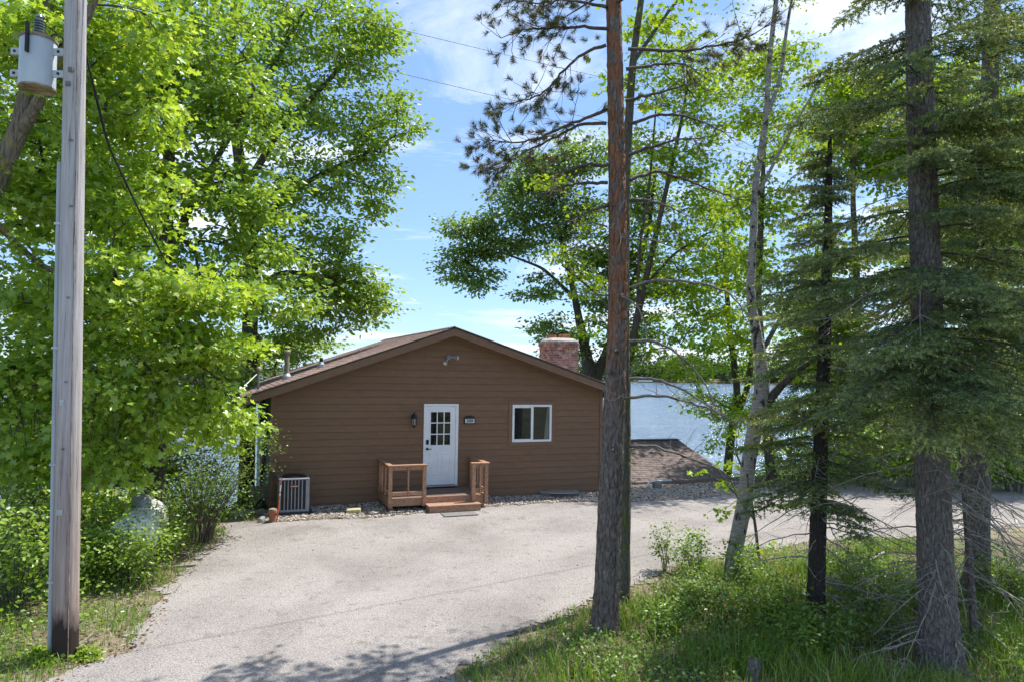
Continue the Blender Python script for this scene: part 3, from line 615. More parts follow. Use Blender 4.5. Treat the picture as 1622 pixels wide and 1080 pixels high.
for k in range(26):
    z0 = z0s + k * EXPO; z1 = z0 + EXPO
    lim = lambda z: (max(0.09, RIDGE_U - (RIDGE_Z - 0.22 - z) / SL), min(WALL_W - 0.09, RIDGE_U + (RIDGE_Z - 0.22 - z) / SR))
    a0, a1 = lim(z0); b0, b1 = lim(z1)
    if a1 - a0 < 0.3: break
    if b1 < b0: b0 = b1 = (b0 + b1) / 2
    cuts = [(a0, b0)]
    j = a0 + rb.uniform(1.2, 3.6)
    joints = []
    while j < a1 - 0.8: joints.append(j); j += 3.66
    segs = [(a0, a1, b0, b1)]
    for q in joints:
        if any(o[0] - 0.1 < q < o[1] + 0.1 and o[2] < z1 and o[3] > z0 for o in OPEN) or q < b0 + .05 or q > b1 - .05: continue
        s = segs.pop(); segs += [(s[0], q - 0.0012, s[2], q - 0.0012), (q + 0.0012, s[1], q + 0.0012, s[3])]
    for o in OPEN:
        new = []
        for s in segs:
            if o[3] <= z0 or o[2] >= z1 or o[1] <= s[0] or o[0] >= s[1]: new.append((*s, ) if len(s) == 4 else s); continue
            if o[0] > s[0]: new.append((s[0], o[0], s[2], o[0]))
            if o[1] < s[1]: new.append((o[1], s[1], o[1], s[3]))
            if o[3] < z1: board(o[0], o[1], o[0], o[1], o[3], z1)
            if o[2] > z0: board(o[0], o[1], o[0], o[1], z0, o[2])
        segs = new
    for s in segs: board(*s, z0, z1)
for u0 in (0.0, WALL_W - 0.09):
    b = MB(); u1 = u0 + 0.09; zt0, zt1 = roof_z(u0) - 0.2, roof_z(u1) - 0.2
    b.hexa([(u0, -0.034, 0.166), (u1, -0.034, 0.166), (u1, 0.04, 0.166), (u0, 0.04, 0.166), (u0, -0.034, zt0), (u1, -0.034, zt1), (u1, 0.04, zt1), (u0, 0.04, zt0)])
    b.build('corner_board', 'trim', cabin)
MB().box(-0.005, 0.005 + WALL_W, -0.012, 0.05, -0.25, 0.163).build('skirt_board', 'skirt', cabin)
# roof
def slab(uL, uR, v0, v1, drop0, drop1):
    zL, zR = roof_z(uL), roof_z(uR)
    return [(uL, v0, zL - drop1), (uR, v0, zR - drop1), (uR, v1, zR - drop1), (uL, v1, zL - drop1), (uL, v0, zL - drop0), (uR, v0, zR - drop0), (uR, v1, zR - drop0), (uL, v1, zL - drop0)]
roof = MB().hexa(slab(EAVE_L, RIDGE_U, V_F, V_B, 0.012, 0.05)).hexa(slab(RIDGE_U, EAVE_R, V_F, V_B, 0.012, 0.05)).build('roof', 'darkroof', cabin)
MB().hexa(slab(EAVE_L + 0.03, RIDGE_U, V_F + 0.01, V_F + 0.032, 0.052, 0.235)).build('rake_board', 'trim', cabin)
MB().hexa(slab(RIDGE_U, EAVE_R - 0.03, V_F + 0.01, V_F + 0.032, 0.052, 0.235)).build('rake_board', 'trim', cabin)
MB().hexa(slab(EAVE_L + 0.05, RIDGE_U, V_F + 0.034, 0.0, 0.19, 0.205)).build('soffit', 'trim', cabin)
MB().hexa(slab(RIDGE_U, EAVE_R - 0.05, V_F + 0.034, 0.0, 0.19, 0.205)).build('soffit', 'trim', cabin)
MB().hexa(slab(0.05, RIDGE_U - 0.02, -0.045, -0.0225, 0.207, 0.265)).build('frieze_board', 'trim', cabin)
MB().hexa(slab(RIDGE_U + 0.02, 9.05, -0.045, -0.0225, 0.207, 0.265)).build('frieze_board', 'trim', cabin)
ez = roof_z(EAVE_L)
MB().box(EAVE_L + 0.002, EAVE_L + 0.028, V_F + 0.04, V_B, ez - 0.23, ez - 0.052).build('eave_board', 'trim', cabin)
ez = roof_z(EAVE_R)
MB().box(EAVE_R - 0.028, EAVE_R - 0.002, V_F + 0.04, V_B, ez - 0.23, ez - 0.052).build('eave_board', 'trim', cabin)

def shingles(parent, slope_pt, n_course, expo, v0, v1, width, mat, n_single, near_first, part='shingle'):
    """slope_pt(s, v, h): s metres up the slope, v along it, h above it."""
    tabs = []
    rgs = np.random.default_rng(8)
    for c in range(n_course):
        x = v0 - rgs.uniform(0, width)
        while x < v1:
            w = width * rgs.uniform(0.85, 1.15); tabs.append((c * expo, max(x, v0), min(x + w - 0.004, v1), rgs.uniform(0, 0.004))); x += w
    tabs = [t for t in tabs if t[2] - t[1] > 0.03]
    tabs.sort(key=near_first)
    def add(b, t):
        s, a, c, j = t; L = expo + 0.03
        b.hexa([slope_pt(s, a, 0.0), slope_pt(s, c, 0.0), slope_pt(s + L, c, -0.004), slope_pt(s + L, a, -0.004), slope_pt(s, a, 0.011 + j), slope_pt(s, c, 0.011 + j), slope_pt(s + L, c, 0.003), slope_pt(s + L, a, 0.003)])
    for t in tabs[:n_single]:
        b = MB(); add(b, t); b.build(part, mat, parent)
    if tabs[n_single:]:
        b = MB()
        for t in tabs[n_single:]: add(b, t)
        tag(b.build('shingle_field', mat, parent), kind='stuff')
lL = math.hypot(1, SL); NU, NZ = -SL / lL, 1 / lL
shingles(roof, lambda s, v, h: (EAVE_L - 0.012 + s / lL + h * NU, v, roof_z(EAVE_L) - 0.0185 + s * SL / lL + h * NZ), 40, 0.137, V_F - 0.012, V_B + 0.01, 0.31, 'shingle', 290, lambda t: (t[1] + 0.4) + 0.9 * abs(t[0] - 0.6))
lR = math.hypot(1, SR)
b = MB(); b.hexa(slab(RIDGE_U, EAVE_R + 0.012, V_F - 0.012, V_B + 0.01, -0.006, 0.010)).build('roof_cover', 'shingle', roof)
for k in range(30):                                   # ridge caps
    v = V_F - 0.012 + k * 0.305
    MB().hexa([(RIDGE_U - .14, v, roof_z(RIDGE_U - .14) + .004), (RIDGE_U, v, RIDGE_Z + .012), (RIDGE_U, v + .33, RIDGE_Z + .004), (RIDGE_U - .14, v + .33, roof_z(RIDGE_U - .14) - .002),
               (RIDGE_U - .14, v, roof_z(RIDGE_U - .14) + .018), (RIDGE_U, v, RIDGE_Z + .026), (RIDGE_U, v + .33, RIDGE_Z + .016), (RIDGE_U - .14, v + .33, roof_z(RIDGE_U - .14) + .010)]).build('ridge_cap', 'shingle', roof)
# door
D0, D1, DT, DB = 3.80, 4.745, 2.635, 0.50
b = MB().box(D0, D0 + 0.055, -0.052, 0.03, DB, DT).box(D1 - 0.075, D1, -0.052, 0.03, DB, DT).box(D0 + 0.055, D1 - 0.075, -0.052, 0.03, DT - 0.06, DT)
b.build('door_frame', 'white', cabin, bevel=0.004)
MB().box(D0 - 0.01, D1 + 0.01, -0.075, 0.03, DB - 0.035, DB - 0.003).build('door_sill', 'galv', cabin)
du0, du1, dz0, dz1 = D0 + 0.058, D1 - 0.078, DB + 0.012, DT - 0.063
gu0, gu1, gz0, gz1 = du0 + 0.12, du1 - 0.13, dz1 - 1.03, dz1 - 0.14
b = MB().box(du0, gu0, -0.034, 0.02, dz0, dz1).box(gu1, du1, -0.034, 0.02, dz0, dz1).box(gu0, gu1, -0.034, 0.02, dz0, gz0).box(gu0, gu1, -0.034, 0.02, gz1, dz1)
door = b.build('door', 'white', cabin)
gw, gh = (gu1 - gu0) / 3, (gz1 - gz0) / 3
for a in range(3):
    for c in range(3):
        MB().box(gu0 + a * gw + 0.012, gu0 + (a + 1) * gw - 0.012, -0.022, -0.016, gz0 + c * gh + 0.012, gz0 + (c + 1) * gh - 0.012).build('pane', 'glass', door)
for a in range(4): x = gu0 + a * gw; MB().box(x - 0.013, x + 0.013, -0.041, -0.012, gz0 - 0.013, gz1 + 0.013).build('muntin', 'white', door)
for c in range(4):
    z = gz0 + c * gh
    for a in range(3): MB().box(gu0 + a * gw + 0.0135, gu0 + (a + 1) * gw - 0.0135, -0.040, -0.012, z - 0.013, z + 0.013).build('muntin', 'white', door)
for a in range(2):
    x0 = du0 + 0.11 + a * 0.33; x1 = x0 + 0.235; z0, z1 = dz0 + 0.27, dz0 + 0.83
    b = MB().box(x0, x0 + .022, -0.043, -0.03, z0, z1).box(x1 - .022, x1, -0.043, -0.03, z0, z1).box(x0 + .022, x1 - .022, -0.043, -0.03, z0, z0 + .022).box(x0 + .022, x1 - .022, -0.043, -0.03, z1 - .022, z1)
    b.box(x0 + .06, x1 - .06, -0.040, -0.03, z0 + .06, z1 - .06)
    b.build('raised_panel', 'white', door, bevel=0.003)
MB().box(du0 + 0.015, du0 + 0.082, -0.06, -0.033, gz0 + 0.03, gz0 + 0.155).build('keypad_lock', 'black', door, bevel=0.006)
b = MB().lathe([(0.034, -0.05), (0.034, -0.034)], 16, (du0 + 0.05, 0, gz0 - 0.085), 'y'); b.box(du0 + 0.04, du0 + 0.16, -0.078, -0.062, gz0 - 0.095, gz0 - 0.078).lathe([(0.012, -0.07), (0.012, -0.045)], 10, (du0 + 0.05, 0, gz0 - 0.085), 'y')
b.build('lever_handle', 'black', door)
# window
w0, w1, wb, wt = 6.292, 7.474, 1.585, 2.61
t0, t1, tb, tt = 6.185, 7.568, 1.478, 2.71
b = MB().box(t0, w0, -0.032, 0.03, tb, tt).box(w1, t1, -0.032, 0.03, tb, tt).box(w0, w1, -0.032, 0.03, tb, wb).box(w0, w1, -0.032, 0.03, wt, tt).box(t0 - 0.01, t1 + 0.02, -0.045, 0.03, tt + 0.001, tt + 0.016)
b.build('window_trim', 'trim', cabin)
fr = 0.06
b = MB().box(w0, w0 + fr, -0.048, 0.02, wb, wt).box(w1 - fr, w1, -0.048, 0.02, wb, wt).box(w0 + fr, w1 - fr, -0.048, 0.02, wb, wb + fr).box(w0 + fr, w1 - fr, -0.048, 0.02, wt - fr, wt)
win = b.build('window_frame', 'white', cabin, bevel=0.004)
mid = (w0 + w1) / 2
MB().box(mid - 0.035, mid + 0.035, -0.046, 0.015, wb + fr, wt - fr).build('meeting_rail', 'white', win)
b = MB().box(w0 + fr, mid - .036, -0.03, 0.01, wt - fr - .03, wt - fr).box(w0 + fr, mid - .036, -0.03, 0.01, wb + fr, wb + fr + .02)
b.build('sash', 'white', win)
MB().box(w0 + fr, mid - 0.035, -0.012, -0.006, wb + fr, wt - fr).build('pane', 'glass', win)
M_clear, nd_, ln_g, P_g = mat_new('clear_pane'); nd_.remove(P_g)
tb_ = nd_.new('ShaderNodeBsdfTransparent'); gb_ = nd_.new('ShaderNodeBsdfGlossy'); gb_.inputs['Roughness'].default_value = 0.02; fr_ = nd_.new('ShaderNodeFresnel'); fr_.inputs[0].default_value = 1.5
ms_ = nd_.new('ShaderNodeMixShader'); ln_g.new(fr_.outputs[0], ms_.inputs[0]); ln_g.new(tb_.outputs[0], ms_.inputs[1]); ln_g.new(gb_.outputs[0], ms_.inputs[2]); ln_g.new(ms_.outputs[0], nd_['Material Output'].inputs[0])
#'clear_glass', (0.9, 0.95, 0.95), 0.0); M_clear.node_tree.nodes['Principled BSDF'].inputs['Transmission Weight'].default_value = 1.0; M_clear.node_tree.nodes['Principled BSDF'].inputs['Coat Weight'].default_value = 0.0; M_clear.node_tree.nodes['Principled BSDF'].inputs['Specular IOR Level'].default_value = 0.4
MB().box(mid + 0.035, w1 - fr, -0.012, -0.009, wb + fr, wt - fr).build('pane', M_clear, win)
MB().box(mid + 0.036, w1 - fr - .001, 0.020, 0.026, wb + fr, wt - fr).build('room_dark_panel', 'black', win)  # black panel stands in for the shade of the room behind the pane
b = MB()
ux = np.linspace(w1 - fr - 0.12, w1 - fr - 0.005, 16)
top, bot = [], []
for q, x in enumerate(ux):
    y = 0.004 + 0.007 * math.sin(q * 2.0); bl = (w1 - fr - 0.005) - (w1 - fr - 0.005 - x) * 1.25
    b.v += [(bl, y, wb + fr + .01), (w1 - fr - 0.005 - (w1 - fr - 0.005 - x) * 0.55, y, wt - fr - .04)]
for q in range(15): b.f.append((2 * q, 2 * q + 2, 2 * q + 3, 2 * q + 1))
b.build('curtain', 'curtain', win)
# side wall windows and pipes
for v0, v1 in ((1.0, 1.9), (4.4, 5.4)):
    z0, z1 = 1.35, 2.55
    f_ = MB().box(-0.05, -0.013, v0, v0 + .07, z0, z1).box(-0.05, -0.013, v1 - .07, v1, z0, z1).box(-0.05, -0.013, v0 + .07, v1 - .07, z0, z0 + .07).box(-0.05, -0.013, v0 + .07, v1 - .07, z1 - .07, z1).build('side_window_frame', 'black', cabin)
    MB().box(-0.03, -0.014, v0 + .07, v1 - .07, z0 + .07, z1 - .07).build('pane', 'glass', f_)
MB().tube([(-0.06, 2.6, -0.4), (-0.06, 2.6, 2.62)], 0.035, 8).build('downspout', 'black', cabin)
MB().tube([(-0.09, 0.6, 0.15), (-0.09, 0.25, 0.12), (-0.3, -0.25, 0.13)], 0.04, 8).build('drain_pipe', 'black', cabin)
MB().box(-0.1, -0.013, 2.0, 2.3, 0.7, 1.35).build('meter_box', 'black', cabin, bevel=0.01)
# roof vents
def pipe(u, v, r, h, mat, name, flash=True):
    z = roof_z(u); p = MB().lathe([(r, z - 0.05), (r, z + h - 0.01), (r * 0.93, z + h)], 16, (u, v, 0)).build(name, mat, cabin, smooth_=True)
    if flash: MB().lathe([(r * 2.0, z - 0.08), (r * 1.9, z + 0.08), (r * 1.12, z + 0.15)], 16, (u, v, 0)).build('flashing', 'galv', p)
    return p
p = pipe(0.46, 1.6, 0.062, 0.73, 'ventmetal', 'chimney_vent'); MB().lathe([(0.09, roof_z(.46) + .68), (0.095, roof_z(.46) + .73), (0.07, roof_z(.46) + .77)], 16, (.46, 1.6, 0)).build('vent_cap', 'ventmetal', p)
pipe(1.38, 1.9, 0.05, 0.26, 'black', 'soil_vent')
z = roof_z(-0.27)
mast = MB().tube([(-0.27, 1.0, z - 0.05), (-0.27, 1.0, z + 0.46)], 0.032, 10).build('service_mast', 'grey_metal', cabin)
MB().lathe([(0.05, z + .42), (0.075, z + .47), (0.07, z + .53), (0.03, z + .57)], 12, (-0.27, 1.0, 0)).build('weatherhead', 'ventmetal', mast, smooth_=True)
MB().tube([(-0.29, 1.0, z + 0.40), (-0.62, 0.15, ez + 0.05 - .0)], 0.016, 8).build('mast_brace', 'galv', mast)
for q in range(2):
    s = np.linspace(0, 1, 9); MB().tube([(-0.33 - 0.32 * math.sin(x * math.pi) * (1 - .3 * q) - .05 * x, 1.0 - 0.12 * q - .1 * x, z + 0.50 - 0.42 * x + 0.10 * math.sin(x * 6.28)) for x in s], 0.009, 5).build('drip_loop', 'black', mast)
# chimney of bricks
CU0, CU1, CV0, CV1, CZ0, CZ1 = 8.62, 9.62, 2.6, 3.5, 2.9, 4.52
ch = MB().box(CU0 + .012, CU1 - .012, CV0 + .012, CV1 - .012, CZ0, CZ1).build('chimney', 'mortar', cabin)
rbk = np.random.default_rng(5)
nz_ = int((CZ1 - CZ0) / 0.0755)
for c in range(nz_):
    z0 = CZ0 + c * 0.0755; out = 0.035 if c >= nz_ - 2 else (0.02 if c == nz_ - 3 else 0)
    if z0 + .07 < roof_z(CU0) - 0.1: continue
    off = 0.105 * (c % 2)
    x = CU0 - off
    while x < CU1:
        a0, a1 = max(x, CU0) + .007, min(x + 0.21, CU1) - .007
        if a1 - a0 > .03: j = rbk.uniform(-.003, .004) + out; MB().box(a0 - (out if a0 < CU0 + .01 else 0), a1 + (out if a1 > CU1 - .01 else 0), CV0 - j, CV0 + 0.05, z0 + .008, z0 + .068).build('brick', 'brick', ch)
        x += 0.21
    y = CV0 + .051 - off
    while y < CV1:
        a0, a1 = max(y, CV0 + .051) + .007, min(y + 0.21, CV1) - .007
        if a1 - a0 > .03: j = rbk.uniform(-.003, .004) + out; MB().box(CU0 - j, CU0 + 0.05, a0, a1, z0 + .008, z0 + .068).build('brick', 'brick', ch)
        y += 0.21
MB().hexa([(CU0 - .02, CV0 - .02, CZ1 - .005), (CU1 + .02, CV0 - .02, CZ1 - .005), (CU1 + .02, CV1 + .02, CZ1 - .005), (CU0 - .02, CV1 + .02, CZ1 - .005), (CU0 + .12, CV0 + .12, CZ1 + .11), (CU1 - .12, CV0 + .12, CZ1 + .11), (CU1 - .12, CV1 - .12, CZ1 + .11), (CU0 + .12, CV1 - .12, CZ1 + .11)]).build('mortar_cap', 'concrete', ch, bevel=0.03)
MB().lathe([(0.13, CZ1), (0.135, CZ1 + 0.22), (0.11, CZ1 + 0.22), (0.105, CZ1 + .05)], 18, (CU0 + .30, CV0 + .55, 0), cap=True).build('flue_tile', 'terracotta', ch)
MB().box(CU0 + .52, CU0 + .82, CV0 + .25, CV0 + .55, CZ1, CZ1 + 0.235).build('flue_tile', 'terracotta', ch, bevel=0.01)

# things fixed to the wall
def wallthing(name, label, cat, u, v, z): return thing(name, label, cat, hw(u, v, z), TH), (u, v, z)
t, o = wallthing('wall_lantern', 'black carriage lantern on the wall beside the white door', 'lamp', 3.52, -0.03, 2.22)
MB().box(3.48, 3.56, -0.028, -0.014, 2.17, 2.36).build('back_plate', 'black', t, o, bevel=0.004)
MB().tube([(3.52, -0.03, 2.32), (3.52, -0.09, 2.40), (3.52, -0.15, 2.38)], 0.011, 6).build('arm', 'black', t, o)
MB().lathe([(0.012, 2.44), (0.018, 2.40), (0.05, 2.36), (0.082, 2.275), (0.085, 2.262)], 8, (3.52, -0.15, 0)).build('hood', 'black', t, o)
MB().lathe([(0.060, 2.255), (0.045, 2.09)], 6, (3.52, -0.15, 0)).build('glass', 'lensglass', t, o)
b = MB()
for q in range(6):
    a = q * math.pi / 3; b.tube([(3.52 + .066 * math.cos(a), -.15 + .066 * math.sin(a), 2.262), (3.52 + .051 * math.cos(a), -.15 + .051 * math.sin(a), 2.08)], 0.006, 4)
b.build('cage', 'black', t, o)
MB().lathe([(0.056, 2.085), (0.056, 2.065), (0.02, 2.045), (0.012, 2.02)], 8, (3.52, -0.15, 0)).build('base', 'black', t, o)
t, o = wallthing('flood_light', 'twin headed flood light high under the gable peak', 'lamp', 4.45, -0.03, 3.84)
MB().lathe([(0.062, -0.05), (0.062, -0.016)], 14, (4.45, 0, 3.86), 'y').build('mount', 'grey_metal', t, o)
for dx, dz_ in ((-0.12, -0.13), (0.16, -0.01)):
    a, c = np.array([4.45, -0.05, 3.86]), np.array([4.45 + dx, -0.17, 3.86 + dz_])
    hd = MB().tube([a, a * .6 + c * .4 + np.array([0, -.02, .01]), c * .8 + a * .2], [0.018, 0.02, 0.032], 8).tube([c * .8 + a * .2, c, c + (c - a) * .28], [0.034, 0.05, 0.058], 12).build('lamp_head', 'grey_metal', t, o, smooth_=True)
    e = c + (c - a) * 0.285; MB().tube([e, e + (c - a) * .03], [0.052, 0.045], 12).build('lens', 'lampwhite', hd, (0, 0, 0)).location = tuple(-np.array(o))
t, o = wallthing('house_number_plaque', 'black arched house number plaque reading 2084 on the wall', 'sign', 5.06, -0.03, 2.09)
b = MB(); arc = [(5.06 + 0.155 * math.cos(a), 2.245 + 0.075 * math.sin(a)) for a in np.linspace(0, math.pi, 12)]
pl = [(4.905, 2.105), (5.215, 2.105)] + arc
b.add([(x, -0.05, z) for x, z in pl] + [(x, -0.022, z) for x, z in pl], [tuple(range(len(pl))), tuple(range(len(pl), 2 * len(pl)))[::-1]] + [(k, (k + 1) % len(pl), (k + 1) % len(pl) + len(pl), k + len(pl)) for k in range(len(pl))])
b.build('plaque', 'black', t, o)
MB().box(4.93, 5.19, -0.058, -0.0505, 2.125, 2.235).build('number_plate', 'sign', t, o)
fc = bpy.data.curves.new('house_number', 'FONT'); fc.body = '2084'; fc.size = 0.118; fc.extrude = 0.002; fc.align_x = 'CENTER'; fc.align_y = 'CENTER'; fc.offset = 0.0015
fo_ = bpy.data.objects.new('house_number_text', fc); fm = bpy.data.meshes.new_from_object(fo_); bpy.data.objects.remove(fo_); fm.materials.clear(); fm.materials.append(MAT['black']); fo = bpy.data.objects.new('house_number', fm); link(fo, t); fo.location = (0, -0.031, 0.09); fo.rotation_euler = (math.pi / 2, 0, 0); fo.scale = (0.82, 1, 1)
t, o = wallthing('junction_box', 'brown junction box with loose wires above the air conditioner', 'electrical box', 0.06, -0.04, 1.02)
MB().box(-0.03, 0.145, -0.13, -0.036, 1.01, 1.235).build('box', 'trim', t, o, bevel=0.006)
b = MB()
for q, (x, e) in enumerate(((0.0, -0.03), (0.06, 0.1), (0.11, 0.16))):
    b.tube([(x, -0.09, 1.01), (x + .02, -0.12, 0.85), (x + e, -0.10, 0.62), (x + e * .5, -0.16, 0.38), (x + .1, -.25, .3)], 0.011, 5)
b.build('wires', 'pinetwig', t, o)
t, o = wallthing('camera_spotlight', 'small white lamp on the corner of the cabin beside the pine', 'lamp', 9.13, -0.06, 1.98)
MB().tube([(9.10, -0.03, 2.05), (9.13, -0.1, 2.04), (9.15, -0.16, 2.0)], [0.03, 0.045, 0.055], 10).build('head', 'white', t, o, smooth_=True)
MB().tube([(9.1, -0.04, 2.0), (9.14, -0.06, 1.9), (9.15, -0.05, 1.85)], 0.008, 5).build('cord', 'black', t, o)

# porch
po = (3.9, -0.6, 0.1); porch = thing('porch', 'small reddish wooden porch with railings and one step at the door', 'porch', hw(*po), TH)
PF = -1.22; DKZ = 0.42
L0, L1, R0, R1 = 2.64, 3.56, 4.74, 5.16
for k in range(9):
    v = PF + 0.03 + k * 0.132
    MB().box(L0 + .04, R1 - .04, v, v + 0.126, DKZ - 0.03, DKZ + rb.uniform(-.001, .001)).build('deck_board', 'deckfloor', porch, po)
MB().box(L0, R1, PF - 0.006, PF + 0.028, DKZ - 0.19, DKZ + 0.004).build('fascia_board', 'deck', porch, po, bevel=0.003)
for u in (L0, R1 - 0.035): MB().box(u, u + 0.035, PF + .029, -0.03, DKZ - 0.19, DKZ + 0.003).build('fascia_board', 'deck', porch, po, bevel=0.003)
def post(u, v, z0, z1, s=0.09): MB().box(u - s / 2, u + s / 2, v - s / 2, v + s / 2, z0, z1).build('post', 'deck', porch, po, bevel=0.005)
RT = 1.19
fv = PF - 0.052
for u in (L0 + .045, L1 - .04): post(u, fv, DKZ - .2, RT)
for u in (R0 + .045, R1 - .045): post(u, fv, DKZ - .2, RT)
post(L0 + .045, -0.085, DKZ, RT); post(R1 - .045, -0.085, DKZ, RT)
for u in (L0 + .1, R1 - .09): post(u, PF + .09, -0.05, DKZ - .191, 0.085)
def rail(u0, u1, v0, v1, z0, z1, n='rail'): MB().box(u0, u1, v0, v1, z0, z1).build(n, 'deck', porch, po, bevel=0.003)
rail(L0 - .02, L1 + .03, fv - .075, fv + .07, RT + .001, RT + .039, 'cap_rail')
rail(L0 - .02, L0 + .11, fv + .0705, -0.035, RT + .001, RT + .039, 'cap_rail')
rail(R0 - .03, R1 + .03, fv - .075, fv + .07, RT + .001, RT + .039, 'cap_rail')
rail(R1 - .11, R1 + .02, fv + .0705, -0.035, RT + .001, RT + .039, 'cap_rail')
for (a, c) in ((L0 + .09, L1 - .085), (R0 + .09, R1 - .09)):
    rail(a, c, fv - .02, fv + .018, RT - .09, RT - .001); rail(a, c, fv - .02, fv + .018, DKZ + .07, DKZ + .16)
for u in (L0 + .03, R1 - .07):
    rail(u, u + .038, fv + .046, -0.13, RT - .09, RT - .001); rail(u, u + .038, fv + .046, -0.13, DKZ + .07, DKZ + .16)
def bal(u, v): MB().box(u - .018, u + .018, v - .018, v + .018, DKZ + .04, RT - .03).build('baluster', 'deck', porch, po)
bal((L0 + L1) / 2 + .02, fv - .039); bal((R0 + R1) / 2, fv - .039)
for v in (-0.5, -0.88): bal(L0 + .012, v); bal(R1 - .012, v)
MB().box(L1 + .02, R0 + .12, PF - .42, PF - .385, 0.04, 0.235).build('step_riser', 'deck', porch, po, bevel=0.003)
for k in range(3): MB().box(L1 - .01, R0 + .14, PF - .435 + k * .137, PF - .435 + k * .137 + .13, 0.2355, 0.272).build('step_tread', 'deck', porch, po, bevel=0.003)
for u in (L1 + .02, R0 + .085): MB().box(u, u + .035, PF - .384, PF - .01, 0.04, 0.235).build('step_side', 'deck', porch, po)

def gz(u, v): p = hw(u, v); return float(ground(p[0], p[1]))
# condenser
co = (0.52, -0.6, gz(.52, -.6)); ac = thing('air_conditioner', 'grey slatted air conditioner unit on a black pad by the cabin wall', 'air conditioner', hw(*co), TH)
A0, A1, B0, B1, Z0, Z1 = 0.18, 0.86, -0.90, -0.22, co[2] + 0.085, 0.955
MB().box(A0 - .06, A1 + .08, B0 - .06, B1 + .06, co[2] - .06, Z0 - .02).build('pad', 'fin', ac, co, bevel=0.01)
MB().box(A0 + .03, A1 - .03, B0 + .03, B1 - .03, Z0, Z1 - .05).build('coil', 'fin', ac, co)
MB().box(A0, A1, B0, B1, Z0 - .019, Z0 + .035).build('base_pan', 'grey_metal', ac, co, bevel=0.006)
MB().box(A0 - .004, A1 + .004, B0 - .004, B1 + .004, Z1 - .05, Z1 - .012).build('top_rim', 'grey_metal', ac, co, bevel=0.012)
for a, c in ((A0, B0), (A1 - .085, B0), (A0, B1 - .05), (A1 - .085, B1 - .05)): MB().box(a, a + (.085 if a > .5 else .04), c, c + .05, Z0 + .0355, Z1 - .0505).build('corner_post', 'grey_metal', ac, co)
for k in range(6):
    x = A0 + .04 + (A1 - .085 - A0 - .04) * (k + 1) / 7
    MB().box(x - .012, x + .012, B0 + .004, B0 + .03, Z0 + .036, Z1 - .051).build('slat', 'grey_metal', ac, co)
for k in range(7):
    y = B0 + .05 + (B1 - B0 - .1) * (k + .5) / 7
    MB().box(A0 + .004, A0 + .03, y - .012, y + .012, Z0 + .036, Z1 - .051).build('slat', 'grey_metal', ac, co)
MB().lathe([(0.30, Z1 - .02), (0.31, Z1), (0.20, Z1 + .035), (0.06, Z1 + .05)], 24, ((A0 + A1) / 2, (B0 + B1) / 2, 0)).build('fan_guard', 'black', ac, co)
b = MB().box(.42, .60, B0 - .014, B0 + .003, Z1 - .205, Z1 - .175); bd = b.build('badge', 'orange', ac, co)
b = MB()
for k in range(9): b.box(.465 + k * .0145, .4735 + k * .0145, B0 - .016, B0 - .0145, Z1 - .196, Z1 - .183)
b.build('badge_lettering', 'white', bd).location = tuple(-np.array(co))
# small things by the corner
po2 = (0.02, -1.42, gz(.02, -1.42)); t = thing('terracotta_pot', 'small terracotta pot with rounded lid at the gravel edge', 'pot', hw(*po2), TH)
MB().lathe([(0.062, po2[2] - .01), (0.085, po2[2] + .19), (0.10, po2[2] + .195), (0.10, po2[2] + .24), (0.085, po2[2] + .24)], 20, po2[:2] + (0,)).build('pot', 'terracotta', t, po2, smooth_=True)
MB().lathe([(0.095, po2[2] + .241), (0.085, po2[2] + .28), (0.03, po2[2] + .30)], 20, po2[:2] + (0,)).build('lid', 'rust', t, po2, smooth_=True)
sp = (0.10, -1.52, gz(.1, -1.52)); t = thing('driveway_marker', 'thin orange and white marker stake leaning by the terracotta pot', 'stake', hw(*sp), TH)
S0, S1 = np.array([sp[0] - .0, sp[1], sp[2] - .1]), np.array([sp[0] + .09, sp[1] + .05, sp[2] + .98])
for a, c, mt in ((0, .62, 'orange'), (.62, .67, 'white'), (.67, .71, 'orange'), (.71, .84, 'white'), (.84, 1.0, 'orange')):
    MB().tube([S0 + (S1 - S0) * a, S0 + (S1 - S0) * c], 0.014, 8).build('band', mt, t, sp)
def rock(name, label, u, v, s, mt, seed, flat=.7):
    rg = np.random.default_rng(seed); p = hw(u, v); z = float(ground(p[0], p[1]))
    bm = bmesh.new(); bmesh.ops.create_icosphere(bm, subdivisions=1, radius=s)
    for vv in bm.verts: vv.co *= 1 + rg.uniform(-.38, .25); vv.co.z *= flat
    me = bpy.data.meshes.new(name); bm.to_mesh(me); bm.free(); me.materials.append(MAT[mt])
    o = bpy.data.objects.new(name, me); o.location = (p[0], p[1], z + s * flat * .5); link(o); return tag(o, label, 'rock')
rock('rock', 'pale angular rock beside the terracotta pot', -0.22, -1.28, 0.11, 'rock', 5, .9)
t = MB().box(-.16, .16, -.09, .09, -.02, .075).build('paver_block', 'yellowstone', None, bevel=0.012); p = hw(1.86, -1.12); t.location = (p[0], p[1], float(ground(p[0], p[1])) + .035); t.rotation_euler = (0.06, -.05, TH - .25)
tag(t, 'buff paver block lying on the gravel left of the porch', 'paver')
t = MB().box(-.45, .38, -.20, .20, -.006, .014).build('door_mat', 'mat_slab', None, bevel=0.004); p = hw(4.25, -1.95); t.location = (p[0], p[1], float(ground(p[0], p[1])) + .010); t.rotation_euler = (0, 0, TH)
tag(t, 'thin grey mat on the driveway before the porch step', 'mat')
wo = (7.7, -.25, gz(7.7, -.25)); t = thing('window_well', 'low galvanised window well below the white framed window', 'window well', hw(*wo), TH)
ang = np.linspace(math.pi, 2 * math.pi, 22); b = MB()
